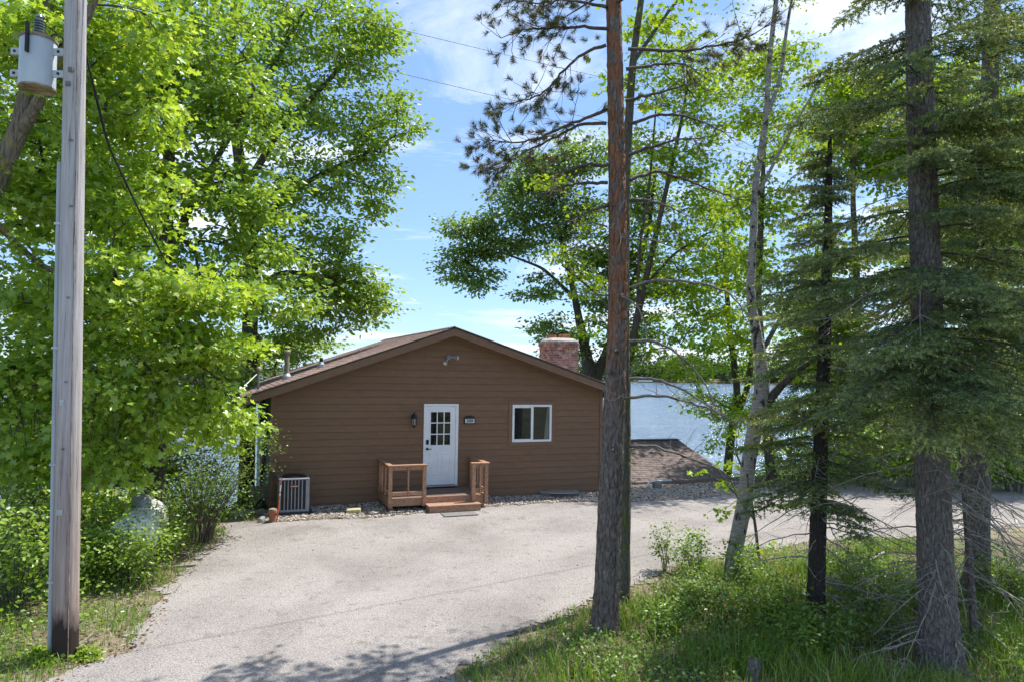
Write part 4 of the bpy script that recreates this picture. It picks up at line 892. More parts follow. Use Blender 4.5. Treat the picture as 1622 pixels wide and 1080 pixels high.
for lvl in range(3):
    z = wo[2] - .05 + lvl * .07
    pts = [(wo[0] + .52 * math.cos(a), -0.02 + .36 * math.sin(a), z) for a in ang]; b.tube(pts, 0.036, 6)
b.build('corrugated_ring', 'galv', t, wo, smooth_=True)
MB().lathe([(0.49, wo[2] + .115), (0.47, wo[2] + .13)], 28, (wo[0], -0.52 + .0 + .15, 0)).build('cover', 'lensglass', t, wo).scale = (1, .62, 1)
wo = (5.5, -.2, gz(5.5, -.2)); t = MB()
for lvl in range(2): t.tube([(.19 * math.cos(a), .22 * math.sin(a), -.03 + lvl * .07) for a in ang], 0.034, 6)
t = t.build('drain_collar', 'galv', None, smooth_=True); p = hw(5.42, -.05); t.location = (p[0], p[1], wo[2] + .02); t.rotation_euler = (0, 0, TH); tag(t, 'small galvanised drain collar just past the right side of the porch', 'drain')
# landing timbers left of the cabin
t = MB().box(-.75, .0, -.11, .11, -.12, .12).build('landscape_timber', 'timber', None, bevel=0.01); p = hw(-0.42, -0.05); t.location = (p[0], p[1], .02); t.rotation_euler = (0, 0, TH + .06); t.location.x += .35
tag(t, 'weathered landscape timber at the cabin corner behind the pot', 'timber')
lp = (-.45, .9, -.5); t = thing('side_gate', 'pale weathered board gate beside the cabin side wall', 'gate', hw(-.35, .75, -.6), TH)
for k in range(4):
    MB().box(-.42 + k * .115, -.42 + k * .115 + .108, .72, .745, -.6, .55).build('gate_board', 'timber', t, (-.35, .75, -.6))
for z in (-.2, .35): MB().box(-.43, .04, .746, .78, z, z + .09).build('gate_rail', 'timber', t, (-.35, .75, -.6))
MB().tube([(-.3, .69, .02), (-.15, .67, .22), (-.05, .68, .25)], .018, 6).build('handle', 'black', t, (-.35, .75, -.6))

# ------------------------------------------------------------------ lower building by the lake
bo = (12.2, 4.4, -2.2); low = thing('boathouse', 'low building with brown shingled roof sunk below the driveway by the lake', 'building', hw(*bo), TH)
E0, E1, EV, EZ, RV, RZ = 9.75, 14.75, 1.3, 0.10, 4.45, 1.10
MB().box(E0 + .3, E1 - .3, EV + .45, 2 * RV - EV - .3, -3.6, EZ - .04).build('wall', 'concrete', low, bo)
b = MB(); 
for k in (E0 + .3, E1 - .32): b.add([(k, EV + .45, EZ - .045), (k, 2 * RV - EV - .3, EZ - .045), (k, RV, RZ - .16), (k + .02, EV + .45, EZ - .045), (k + .02, 2 * RV - EV - .3, EZ - .045), (k + .02, RV, RZ - .16)], [(0, 1, 2), (3, 5, 4), (0, 3, 4, 1), (1, 4, 5, 2), (2, 5, 3, 0)])
b.build('gable', 'siding', low, bo)
sb = (RZ - EZ) / (RV - EV); lb = math.hypot(1, sb)
def rs(v0, v1, a, c): 
    zz = lambda v: RZ - sb * abs(v - RV)
    return [(E0, v0, zz(v0) - c), (E1, v0, zz(v0) - c), (E1, v1, zz(v1) - c), (E0, v1, zz(v1) - c), (E0, v0, zz(v0) - a), (E1, v0, zz(v0) - a), (E1, v1, zz(v1) - a), (E0, v1, zz(v1) - a)]
lr = MB().hexa(rs(EV, RV, .012, .06)).hexa(rs(RV, 2 * RV - EV, .012, .06)).build('roof', 'darkroof', low, bo)
def lsp(s, v, h): return (v - bo[0], EV - .012 + s / lb - h * sb / lb - bo[1], EZ - .0185 + s * sb / lb + h / lb - bo[2])
shingles(lr, lsp, 24, .139, E0 - .01, E1 + .01, .31, 'shingle2', 290, lambda t: t[0])
for v0, v1 in ((EV + .01, RV), (RV, 2 * RV - EV - .01)):
    q = rs(v0, v1, .062, .2); q = [(E1 - .02 if k in (1, 2, 5, 6) else E1 - .05, p[1], p[2]) for k, p in enumerate(q)]
    MB().hexa(q).build('rake_board', 'trim', low, bo)
b = MB(); 
pr = [(0, 0), (-.012, -.11), (-.09, -.125), (-.125, -.06), (-.125, 0), (-.115, 0), (-.112, -.055), (-.085, -.113), (-.022, -.10), (-.01, 0)]
b.add([(x, EV - .015 + a, EZ - .02 + c) for x in (E0, E1 + .02) for a, c in pr], [(k, (k + 1) % 10, (k + 1) % 10 + 10, k + 10) for k in range(10)])
b.build('gutter', 'skirt', low, bo)
for k in range(17):
    u = E0 + k * .3; MB().box(u, min(u + .33, E1 + .012), RV - .13, RV + .13, RZ - .012 + (k % 2) * .004, RZ + .012 + (k % 2) * .004).build('ridge_cap', 'shingle2', lr, bo)
t = thing('downspout_extension', 'pale bent downspout pipe on the gravel below the low roof gutter', 'downspout', hw(11.2, .6, gz(11.2, .6)), TH)
o = (11.2, .6, gz(11.2, .6)); MB().tube([(10.75, .35, o[2] + .05), (11.05, .5, o[2] + .2), (11.25, .55, o[2] + .22), (11.85, .55, o[2] + .22)], .035, 8).build('pipe', 'galv', t, o)
MB().box(11.2, 11.45, .45, .6, o[2] - .03, o[2] + .17).build('support_block', 'mat_slab', t, o)

# ------------------------------------------------------------------ utility pole, transformer, wires
pb = onz(103, 1040); pt = at(120, 0, 8.64); pdir = (pt - pb) / (pt[2] - pb[2]); PTOP = pb + pdir * 10.2
pole = thing('utility_pole', 'tall weathered wooden utility pole at the driveway edge', 'utility pole', pb)
Q, R = resample([pb - pdir * .3, pb + pdir * 5, PTOP], [0.141, 0.128, 0.108], 0.12)
T, A, B = frames(Q); n = 36; a = np.arange(n) * 2 * math.pi / n
cr = 1 - 0.035 * np.exp(-((a - 2.2) / 0.09) ** 2) - 0.05 * np.exp(-((a - 4.35) / 0.06) ** 2) - .03 * np.exp(-((a - 4.9) / .05) ** 2) - .03 * np.exp(-((a - .9) / .06) ** 2) + 0.006 * np.sin(a * 5)
V = Q[:, None] + (R[:, None] * cr[None] * (1 + .006 * rng.normal(size=(len(Q), n))))[..., None] * (np.cos(a)[None, :, None] * A[:, None] + np.sin(a)[None, :, None] * B[:, None])
i = np.arange(len(Q) - 1)[:, None] * n; k = np.arange(n)[None]; F = np.stack([i + k, i + (k + 1) % n, i + n + (k + 1) % n, i + n + k], -1).reshape(-1, 4)
link(bpy.data.objects.new('shaft', uniform_mesh('shaft', V.reshape(-1, 3) - pb, F, MAT['pole'], smooth_=True)), pole)
# conduit up the far side
cpx = [(83, 1040), (90, 760), (97, 300)]
c0 = np.array([pb[0] - .165, pb[1] - .03, -.05]); 
def cpt(z): p = pb + pdir * z; rr = np.interp(z, [0, 10], [.141, .110]); return np.array([p[0] - rr - .026, p[1] - .02, z])
MB().tube([cpt(-.1), cpt(2.5), cpt(5.95)], .031, 10).build('conduit', 'pvc', pole, pb, smooth_=True)
for z in (.9, 2.3, 3.7, 5.2):
    p = cpt(z); MB().box(p[0] - .036, p[0] + .07, p[1] - .036, p[1] + .036, z - .015, z + .015).build('conduit_strap', 'galv', pole, pb)
for z, ax in ((7.05, .03), (6.88, 0.0), (6.2, .05), (5.4, .06), (4.3, .05), (3.3, .04), (2.5, .02)):
    p = pb + pdir * z; rr = np.interp(z, [0, 10], [.141, .110]); s = .028 if z > 6.8 else .012
    MB().box(p[0] + ax - s, p[0] + ax + s, p[1] - rr - .02, p[1] - rr + .03, z - s, z + s).build('bolt', 'mat_slab', pole, pb, bevel=.004)
for z, w_ in ((1.75, .05), (3.05, .035)):
    p = pb + pdir * z; rr = np.interp(z, [0, 10], [.141, .110]); MB().box(p[0] - w_, p[0] + w_ * .6, p[1] - rr - .006, p[1] - rr + .02, z - .035, z + .035).build('tag_plate', 'galv', pole, pb)
gw_ = [pb + pdir * z + np.array([math.sin(.75) * (np.interp(z, [0, 10], [.141, .110]) + .004), -math.cos(.75) * (np.interp(z, [0, 10], [.141, .110]) + .004), 0]) for z in np.linspace(0, 9.5, 30)]
MB().tube(gw_, .005, 5).build('ground_wire', 'rust', pole, pb)
ct = at(60, 103, 8.62); tz = ct[2]
tr = thing('transformer', 'pale grey cylindrical transformer bolted beside the utility pole', 'transformer', (ct[0], ct[1], tz - .4))
to = (ct[0], ct[1], tz - .4); r_ = .195
MB().lathe([(r_ - .012, tz - .30), (r_, tz - .29), (r_, tz + .29), (r_ - .004, tz + .30)], 32, (ct[0], ct[1], 0), cap=False).build('tank', 'xfmr', tr, to, smooth_=True)
MB().lathe([(r_ + .004, tz - .305), (r_ + .004, tz - .285), (r_ - .012, tz - .305), (r_ - .02, tz - .292)], 32, (ct[0], ct[1], 0)).build('bottom', 'rust', tr, to)
MB().lathe([(r_ + .012, tz + .285), (r_ + .012, tz + .31), (r_ * .8, tz + .345), (.06, tz + .36)], 32, (ct[0], ct[1], 0)).build('lid', 'rust', tr, to, smooth_=True)
b = MB()
pro = [(.05, tz + .345)]
for q in range(5): pro += [(.035, tz + .38 + q * .032), (.062, tz + .39 + q * .032), (.06, tz + .397 + q * .032), (.035, tz + .405 + q * .032)]
b.lathe(pro + [(.03, tz + .56), (.045, tz + .57), (.03, tz + .60)], 16, (ct[0] + .02, ct[1] - .03, 0)).build('bushing', 'porcelain', tr, to, smooth_=True)
MB().box(ct[0] - .0, ct[0] + .03, ct[1] - r_ - .05, ct[1] - r_ - .012, tz + .06, tz + .42).build('fuse_bar', 'black', tr, to)
for z in (tz + .155, tz - .115):
    bx0, bx1 = ct[0] - r_ - .13, pb[0] + pdir[0] * z - .115
    MB().box(bx0, bx1, ct[1] - .02, ct[1] + .01, z - .042, z + .042).build('bracket', 'xfmr', tr, to)
    for x in (bx0 + .05, bx1 - .06): MB().box(x - .012, x + .012, ct[1] - .035, ct[1] - .019, z - .012, z + .012).build('bolt', 'black', tr, to)
MB().tube([(ct[0] + .12, ct[1], tz + .32), (ct[0] + .22, ct[1] - .05, tz + .36), (ct[0] + .30, ct[1] - .03, tz + .33), (pb[0] + pdir[0] * tz - .1, ct[1] + .02, tz + .2)], .009, 5).build('jumper_wire', 'black', tr, to)
def wire(name, label, A_, B_, sag, r, mt='black', n=40, cat='wire'):
    s = np.linspace(0, 1, n); P_ = A_ + (B_ - A_) * s[:, None]; P_[:, 2] -= sag * 4 * s * (1 - s)
    t = Tubes(); t.add(P_, np.full(n, r), 6); o = t.build(name, mt, None, A_); o.location = tuple(A_); return tag(o, label, cat)
wire('overhead_wire', 'upper overhead wire crossing the sky above the cabin', at(128, -78, 8.6), at(1650, 262, 26), .25, .0042)
wire('overhead_wire', 'lower overhead wire crossing the sky above the cabin', at(128, -8, 8.6), at(1650, 330, 26), .25, .0042)
wh = hw(-0.33, 1.0, roof_z(-.27) + .42)
s = np.linspace(0, 1, 50); A_ = at(134, 78, 8.68); B_ = wh
P_ = A_ + (B_ - A_) * s[:, None]; P_[:, 2] -= 1.25 * (1 - (2 * s - 1) ** 2) * .55 + .9 * (1 - s) * np.minimum(1, s * 14) * 0.55
tt_ = Tubes(); tt_.add(P_, np.full(50, .014), 6); tt_.add(P_ + np.array([.025, 0, -.03]) * np.sin(s * 30)[:, None], np.full(50, .008), 5)
o = tt_.build('service_cable', 'black', None, A_); o.location = tuple(A_); tag(o, 'black service cable dropping from the pole towards the cabin roof', 'cable')

# propane tank
tb = onz(196, 905); td = np.array([-.36, 1.0, 0]) / math.hypot(.36, 1); RTK = .39
tc0 = np.array([tb[0], tb[1] + .3, ground(tb[0], tb[1] + .5) + RTK + .14])
tk = thing('propane_tank', 'white horizontal propane tank half hidden in shrubs', 'propane tank', (tb[0], tb[1] + .3, tc0[2] - RTK - .14), -math.atan2(td[0], td[1]))
oz = RTK + .14
prof = [(RTK * math.cos(a), -.22 + RTK * .55 * (1 - math.sin(a)) - .2) for a in np.linspace(math.pi / 2 * .98, 0, 9)] + [(RTK, .3), (RTK, 1.6)] + [(RTK * math.cos(a), 1.6 + RTK * .5 * math.sin(a)) for a in np.linspace(.2, math.pi / 2 * .98, 8)]
MB().lathe(prof, 36, (0, 0, oz), 'y').build('tank', 'tank', tk, smooth_=True)
MB().lathe([(RTK + .006, -.02), (RTK + .006, .02)], 36, (0, 0, oz), 'y', cap=False).build('weld_band', 'galv', tk)
MB().lathe([(.17, oz + RTK - .04), (.17, oz + RTK + .12), (.12, oz + RTK + .19), (.03, oz + RTK + .22)], 20, (0, .75, 0)).build('valve_dome', 'grey_metal', tk, smooth_=True)
for y in (.15, 1.35): MB().box(-.3, .3, y - .08, y + .08, -.05, .2).build('saddle_block', 'concrete', tk, bevel=.01)
t = MB().box(-.75, .75, -.03, .03, -.015, .015).build('plank', 'timber', None); p = onz(235, 902); t.location = (p[0], p[1], p[2] + .03); t.rotation_euler = (0, 0, .35); tag(t, 'weathered plank lying on the ground before the propane tank', 'plank')

# ------------------------------------------------------------------ broadleaf trees, camera side of the lake (left)
broadleaf('maple_tree', 'big bright green maple with pale forked trunk behind the transformer',
    [[(-150, 1000, 11.2, 40), (-110, 700, 11.2, 38), (-60, 450, 11.2, 34), (0, 270, 11.2, 31), (32, 205, 11.2, 27), (45, 130, 11.2, 20), (62, 60, 11.3, 20), (85, -30, 11.4, 16)],
     [(30, 212, 11.2, 21), (58, 170, 11.1, 18), (95, 95, 11.0, 17), (140, 30, 11.0, 13), (170, -60, 11.0, 9)],
     [(-30, 330, 11.2, 12), (60, 420, 11.8, 8), (170, 470, 12.2, 6), (300, 490, 12.8, 4)],
     [(-80, 560, 11.2, 16), (20, 620, 11.8, 10), (120, 600, 12.2, 8), (240, 590, 12.6, 6), (360, 615, 13.4, 3)]],
    [(40, 60, 11.5, 110, 90, 1.4), (190, 60, 12.2, 110, 90, 1.3), (190, 190, 12.5, 120, 80, 1.2), (50, 330, 12, 100, 90, 1.1), (200, 330, 12.6, 120, 70, 1.1), (190, 440, 12, 110, 60, 1.0),
     (320, 465, 13, 120, 55, 1.1), (60, 500, 12, 110, 80, 1.0), (260, 540, 12.6, 130, 55, 1.0), (345, 555, 13.2, 70, 40, .8), (120, 610, 12, 120, 60, .9), (285, 640, 13, 90, 45, .8), (400, 682, 14, 28, 24, .4), (350, 700, 13.8, 36, 28, .5), (60, 720, 12, 90, 60, .8), (180, 740, 12.6, 80, 40, .7), (210, 690, 12.8, 90, 50, .8), (20, 620, 12, 80, 70, .8), (150, 800, 13.2, 60, 30, .6)],
    21, 'maple', 'maple', 0.138, 42, 36, 0.34, bark='barklight', rt=.0055, zmin=3.4)
broadleaf('maple_tree', 'leafy maple with dark upright trunk standing behind the propane tank',
    [[(247, 806, 16.5, 25), (250, 700, 16.5, 24), (253, 560, 16.5, 23), (262, 400, 16.5, 21), (268, 250, 16.6, 18), (262, 100, 16.7, 13), (268, -40, 16.8, 8)],
     [(262, 420, 16.5, 15), (300, 330, 16.7, 12), (350, 240, 16.9, 9), (400, 150, 17, 6)],
     [(258, 480, 16.5, 14), (200, 400, 16.2, 11), (140, 310, 16, 8)]],
    [(300, 40, 16.5, 140, 80, 1.8), (260, 140, 16.5, 130, 80, 1.8), (120, 130, 16, 120, 110, 1.6), (370, 180, 17, 100, 90, 1.6), (300, 300, 16.6, 130, 80, 1.6), (120, 300, 15.8, 120, 100, 1.5), (410, 330, 17.2, 70, 80, 1.3), (430, 450, 17, 80, 60, 1.2), (330, 420, 16.5, 90, 60, 1.3),
     (130, 470, 15.6, 110, 80, 1.3), (300, 560, 16.2, 100, 50, 1.1), (170, 640, 15.2, 120, 60, 1.1), (50, 640, 14.8, 90, 80, 1.0), (330, 660, 16, 70, 40, .8), (40, 180, 15, 70, 110, 1.2)],
    22, 'maple2', 'oval', 0.165, 28, 36, 0.44, rt=.006, zmin=2.2)
broadleaf('basswood_tree', 'tall spreading tree with long dark limbs between the maples and the cabin roof',
    [[(392, 700, 22, 24), (395, 560, 22, 24), (398, 420, 22, 23), (385, 300, 22, 20), (370, 180, 22, 15), (368, 40, 22, 10), (375, -80, 22, 6)],
     [(388, 300, 22, 13), (440, 210, 22, 10), (500, 150, 22.3, 8), (560, 85, 22.5, 5)],
     [(392, 380, 22, 13), (450, 310, 22, 10), (520, 270, 22.3, 7), (590, 240, 22.6, 4)],
     [(397, 460, 22, 12), (450, 430, 22, 9), (520, 440, 22.4, 6), (580, 450, 22.6, 4)],
     [(378, 230, 22, 11), (430, 110, 22, 8), (480, 20, 22.2, 5)],
     [(396, 420, 22, 11), (350, 320, 21.6, 8), (310, 230, 21.4, 5)], [(396, 520, 22, 9), (420, 545, 24, 6), (450, 550, 26, 4)]],
    [(450, 30, 22, 110, 60, 2.2), (560, 30, 22.5, 60, 45, 1.5), (610, 70, 22.8, 45, 50, 1.3), (530, 120, 22.5, 90, 50, 2.0), (620, 175, 23, 50, 38, 1.2), (650, 195, 23, 26, 22, .7), (560, 215, 22.6, 70, 40, 1.5), (460, 190, 22, 90, 60, 2), (500, 290, 22.4, 90, 50, 1.8), (595, 280, 23, 45, 40, 1.1),
     (590, 330, 23, 38, 26, .9), (440, 360, 22, 80, 60, 1.8), (530, 370, 22.8, 60, 40, 1.3), (480, 440, 22.4, 80, 45, 1.5), (560, 430, 23, 40, 25, .9), (600, 465, 23.4, 38, 26, .9), (530, 490, 23, 80, 45, 1.4), (590, 490, 23.4, 36, 26, .9), (540, 440, 23, 60, 40, 1.2), (450, 530, 22.4, 70, 40, 1.3), (350, 120, 21.5, 100, 90, 1.8), (330, 620, 21, 80, 60, 1.4), (410, 575, 25.5, 60, 40, 1.2), (480, 545, 26, 60, 30, 1.2), (350, 560, 24, 60, 50, 1.4)],
    23, 'maple2', 'oval', 0.16, 26, 44, 0.48, rt=.007, zmin=1.5)
broadleaf('shade_tree', 'dark leafed tree low on the bank behind the maples',
    [[(120, 760, 20, 22), (110, 560, 20, 20), (100, 380, 20, 16), (90, 200, 20, 10)], [(108, 520, 20, 12), (180, 420, 20, 8), (230, 330, 20, 5)]],
    [(60, 260, 20, 110, 120, 2), (200, 300, 20, 120, 100, 2), (60, 480, 19.5, 110, 110, 1.8), (200, 500, 19.5, 110, 90, 1.6), (70, 680, 18, 100, 80, 1.4), (200, 720, 18, 70, 50, 1.2), (20, 60, 20, 100, 100, 2), (150, 610, 18.5, 110, 70, 1.4), (30, 590, 18.5, 90, 80, 1.4), (250, 660, 18.5, 60, 60, 1.2), (230, 560, 19, 80, 60, 1.4), (330, 600, 20, 60, 50, 1.2)],
    24, 'maple2', 'diamond', 0.19, 20, 45, 0.58, rt=.008)

# ------------------------------------------------------------------ broadleaf trees on the right and behind the cabin
broadleaf('lakeside_tree', 'forked tree with airy crown rising behind the brick chimney',
    [[(942, 690, 32, 28), (940, 610, 32, 27), (928, 560, 32, 17), (914, 490, 32, 11), (900, 420, 32, 8), (880, 350, 32, 5), (870, 280, 32, 3)],
     [(940, 606, 32, 18), (958, 565, 32, 15), (985, 500, 32, 12), (1010, 430, 32, 9), (1030, 350, 32.4, 6), (1040, 260, 32.6, 4)],
     [(908, 470, 32, 6), (860, 425, 32, 4.5), (800, 402, 32, 3), (750, 395, 32, 2)]],
    [(715, 360, 32, 24, 22, .9), (745, 395, 32, 42, 34, 1.2), (708, 430, 32, 22, 26, .8), (760, 445, 32, 40, 24, 1.0), (812, 320, 32, 50, 40, 1.5), (790, 385, 32, 45, 35, 1.3), (850, 370, 32, 55, 40, 1.5), (870, 290, 32.4, 60, 45, 1.6), (920, 250, 32.6, 60, 40, 1.6), (910, 340, 32, 50, 45, 1.5),
     (850, 460, 32, 45, 24, 1.0), (865, 520, 32, 40, 30, 1.0), (900, 545, 32, 40, 24, .9), (960, 480, 32.3, 45, 45, 1.2), (985, 400, 32.3, 50, 50, 1.4), (1020, 310, 32.6, 55, 60, 1.6), (1040, 450, 32, 45, 55, 1.3), (985, 555, 32, 30, 28, .8), (840, 270, 32, 50, 35, 1.3), (940, 420, 32, 50, 40, 1.3), (760, 360, 32, 30, 28, 1.0), (1010, 520, 32, 40, 35, 1.1)],
    31, 'ash', 'diamond', 0.19, 30, 40, 0.50, rt=.008)
broadleaf('leaning_maple', 'leaning slender maple with yellow green leaves behind the pine',
    [[(987, 680, 29.0, 13.0), (992, 590, 29.0, 12.0), (1012, 490, 29.0, 11.0), (1035, 390, 29.0, 9.0), (1060, 280, 29.0, 7.0), (1080, 190, 29.0, 5.0), (1095, 100, 29.0, 3.0)],
     [(1020, 455, 29.0, 6.0), (1070, 400, 29.0, 4.0), (1120, 370, 29.0, 3.0)], [(1000, 545, 29.0, 6.0), (950, 470, 28.8, 4.0), (890, 420, 28.6, 3.0)], [(1010, 500, 29.0, 6.0), (1012, 400, 29.0, 5.0), (1030, 280, 29.0, 4.0), (1040, 160, 29.0, 2.5)]],
    [(1070, 250, 29.0, 70, 40, 1.56), (1120, 330, 29.0, 60, 45, 1.56), (1060, 380, 29.0, 50, 35, 1.30), (1120, 450, 29.0, 60, 40, 1.43), (1060, 520, 29.0, 45, 35, 1.17), (880, 290, 28.6, 35, 22, 0.91), (905, 400, 28.6, 40, 22, 0.91), (935, 445, 28.7, 40, 30, 1.04), (950, 350, 28.8, 35, 30, 0.91), (1050, 120, 29.0, 60, 50, 1.56), (1120, 190, 29.0, 60, 40, 1.43), (1160, 120, 29.4, 40, 40, 1.30), (1090, 590, 29.0, 40, 30, 0.91), (920, 520, 28.8, 28, 22, 0.78), (1015, 230, 29.2, 40, 40, 1.2), (1100, 150, 29.2, 60, 45, 1.4), (1050, 440, 29, 50, 35, 1.2), (1150, 520, 29, 45, 40, 1.2), (1110, 270, 29, 50, 35, 1.2), (1020, 560, 29, 36, 26, .9), (1150, 400, 29, 40, 40, 1.1), (1040, 60, 29.4, 60, 45, 1.4)],
    32, 'sap', 'maple', 0.165, 21, 22, 0.52, rt=.005)
broadleaf('slender_maple', 'slender mossy trunk rising directly behind the big pine',
    [[(986, 962, 10.95, 24), (988, 800, 10.95, 22), (989, 640, 10.95, 20), (988, 450, 11, 17), (992, 250, 11, 14), (1003, 90, 11, 12), (1020, -30, 11, 9), (1030, -200, 11, 6)],
     [(1003, 100, 11, 7), (1050, 30, 11.2, 5), (1090, -20, 11.4, 3)]],
    [(1030, 60, 11.2, 35, 28, .4), (1060, 20, 11.3, 45, 25, .5), (1010, 150, 11.2, 22, 24, .3), (955, 130, 11.2, 25, 18, .3), (1020, -60, 11, 90, 60, .8), (1100, 60, 11.5, 35, 20, .4)],
    33, 'sap', 'maple', 0.115, 26, 18, 0.28, bark='mossbark', rt=.004)
broadleaf('shore_tree', 'dark straight trunked tree at the driveway edge behind the birch',
    [[(1224, 772, 23.6, 17), (1216, 690, 23.6, 16), (1208, 600, 23.6, 15), (1200, 480, 23.8, 12), (1205, 360, 24, 9), (1210, 250, 24, 6), (1214, 120, 24, 3)], [(1205, 560, 23.7, 8), (1250, 480, 24, 5), (1290, 420, 24, 3)]],
    [(1190, 420, 24, 55, 50, 1.3), (1250, 460, 24, 55, 55, 1.3), (1270, 560, 23.8, 50, 45, 1.1), (1230, 330, 24, 60, 55, 1.4), (1300, 380, 24, 50, 60, 1.3), (1175, 520, 24, 35, 35, .8), (1290, 650, 23.5, 40, 40, .9), (1170, 300, 24.2, 45, 45, 1.1), (1250, 650, 23.4, 40, 34, .9), (1185, 655, 23.4, 22, 22, .5), (1255, 720, 23, 30, 24, .6), (1215, 180, 24, 60, 50, 1.5), (1265, 240, 24.2, 50, 45, 1.3), (1185, 100, 24, 55, 45, 1.4), (1245, 90, 24, 45, 40, 1.2)],
    34, 'sap', 'maple', 0.15, 24, 26, 0.44, rt=.006)
broadleaf('shore_tree', 'two stemmed tree on the lake bank beyond the low roof',
    [[(1150, 765, 32, 14), (1158, 690, 32, 13), (1168, 620, 32, 11), (1158, 540, 32, 9), (1150, 450, 32, 7), (1145, 340, 32, 4)], [(1160, 680, 32, 11), (1185, 610, 32, 9), (1195, 530, 32, 7), (1190, 430, 32, 4)]],
    [(1120, 560, 32, 50, 40, 1.2), (1105, 610, 32, 28, 26, .7), (1140, 480, 32, 60, 45, 1.4), (1090, 500, 32, 40, 40, 1.1), (1170, 400, 32, 60, 50, 1.4), (1110, 400, 32, 50, 45, 1.2), (1190, 560, 32, 35, 40, .9), (1150, 320, 32, 60, 45, 1.3), (1160, 630, 31.8, 24, 18, .5), (1075, 570, 32, 24, 22, .6), (1115, 640, 32, 26, 22, .7), (1150, 665, 31.5, 26, 24, .7), (1185, 650, 31.5, 28, 30, .8), (1130, 705, 31, 20, 16, .5), (1200, 710, 31, 24, 20, .6)],
    35, 'maple', 'diamond', 0.19, 24, 30, 0.5, rt=.007)
BK = [(1355, 780, 28, 'bright leafy maple across the driveway behind the small spruce', 36), (1450, 785, 28, 'leafy tree across the driveway seen past the big spruce trunk', 37), (1560, 785, 27, 'leafy tree across the driveway near the far right edge', 38), (1680, 790, 25, 'leafy tree across the driveway cut off by the frame edge', 39)]
for bx, by, Y, lab, sd in BK:
    rr = np.random.default_rng(sd + 500)
    cl = []
    for q in range(17):
        cl.append((bx + rr.uniform(-85, 85), rr.uniform(120, 740), Y + rr.uniform(-.5, 1.5), rr.uniform(40, 75), rr.uniform(35, 60), 1.3))
    cl.append((bx, 730, Y - .5, 70, 40, 1.2))
    broadleaf('roadside_maple', lab, [[(bx, by, Y, 15), (bx - 6, 640, Y, 14), (bx + 4, 480, Y, 11), (bx - 4, 320, Y, 8), (bx, 180, Y, 4)]], cl, sd, 'maple' if sd % 2 else 'sap', 'diamond', 0.20, 24, 40, 0.55, rt=.007, group='trees lining the far side of the driveway')
broadleaf('maple_sapling', 'small yellow green maple sapling growing beside the birch trunk',
    [[(1205, 905, 12.6, 5), (1195, 820, 12.6, 4.5), (1185, 760, 12.6, 4), (1165, 715, 12.6, 2.5)], [(1196, 825, 12.6, 3), (1160, 770, 12.4, 2.5), (1110, 745, 12.3, 1.5)], [(1190, 790, 12.6, 3), (1230, 730, 12.8, 2)]],
    [(1100, 745, 12.3, 20, 10, .2), (1140, 770, 12.4, 24, 12, .25), (1135, 810, 12.4, 22, 14, .25), (1165, 735, 12.5, 28, 14, .3), (1190, 870, 12.5, 20, 10, .2), (1175, 690, 12.6, 28, 14, .3), (1230, 700, 12.8, 24, 20, .3), (1200, 620, 12.8, 24, 18, .3)],
    40, 'sap', 'maple', 0.10, 26, 8, 0.17, bark='mossbark', rt=.003, step=.12)

# birch
broadleaf('birch_tree', 'leaning white barked birch with dark scars beside the driveway',
    [[(1156, 928, 12.1, 26), (1164, 870, 12.1, 24), (1181, 790, 12.1, 23), (1186, 720, 12.1, 22), (1204, 645, 12.1, 25), (1209, 600, 12.1, 23), (1200, 535, 12.1, 17), (1187, 470, 12.1, 14), (1193, 385, 12.1, 12), (1196, 290, 12.2, 10.5), (1214, 190, 12.3, 9), (1219, 90, 12.4, 8), (1233, -30, 12.5, 7), (1238, -160, 12.6, 5)],
     [(1212, 190, 12.3, 7), (1236, 130, 12.3, 6), (1245, 50, 12.3, 5), (1265, -60, 12.3, 3)],
     [(1195, 320, 12.2, 6), (1230, 250, 12.0, 5), (1280, 160, 11.8, 3), (1320, 100, 11.6, 2)]],
    [(1185, 150, 12.4, 50, 40, .7), (1240, 90, 12.4, 50, 50, .7), (1160, 60, 12.6, 60, 40, .7), (1180, 260, 12.3, 45, 35, .6), (1240, 220, 12.3, 50, 40, .6), (1130, 110, 12.6, 35, 25, .5), (1210, -80, 12.6, 80, 60, 1), (1200, -200, 12.5, 110, 80, 1.3), (1150, -130, 12.3, 80, 60, 1.0), (1200, -20, 12.4, 90, 26, 1.0), (1280, -20, 12.6, 50, 22, 0.7)],
    41, 'ash', 'diamond', 0.07, 30, 16, 0.27, bark='birch', rt=.0032, trunk_sides=20, rough=.015)

LB = Tubes(); q_, r_b = resample([at(1206, 648, 12.1), at(1235, 612, 12.0), at(1265, 585, 11.8), at(1300, 562, 11.6)], [.085, .07, .05, .028], .1)
bt = [o for o in bpy.data.objects if o.name == 'birch_tree'][0]; bb = np.array(bt.location); LB.add(q_, r_b, 12, .03, rng); lo_ = LB.build('fork_limb', 'bark', bt, bb); del lo_['kind']

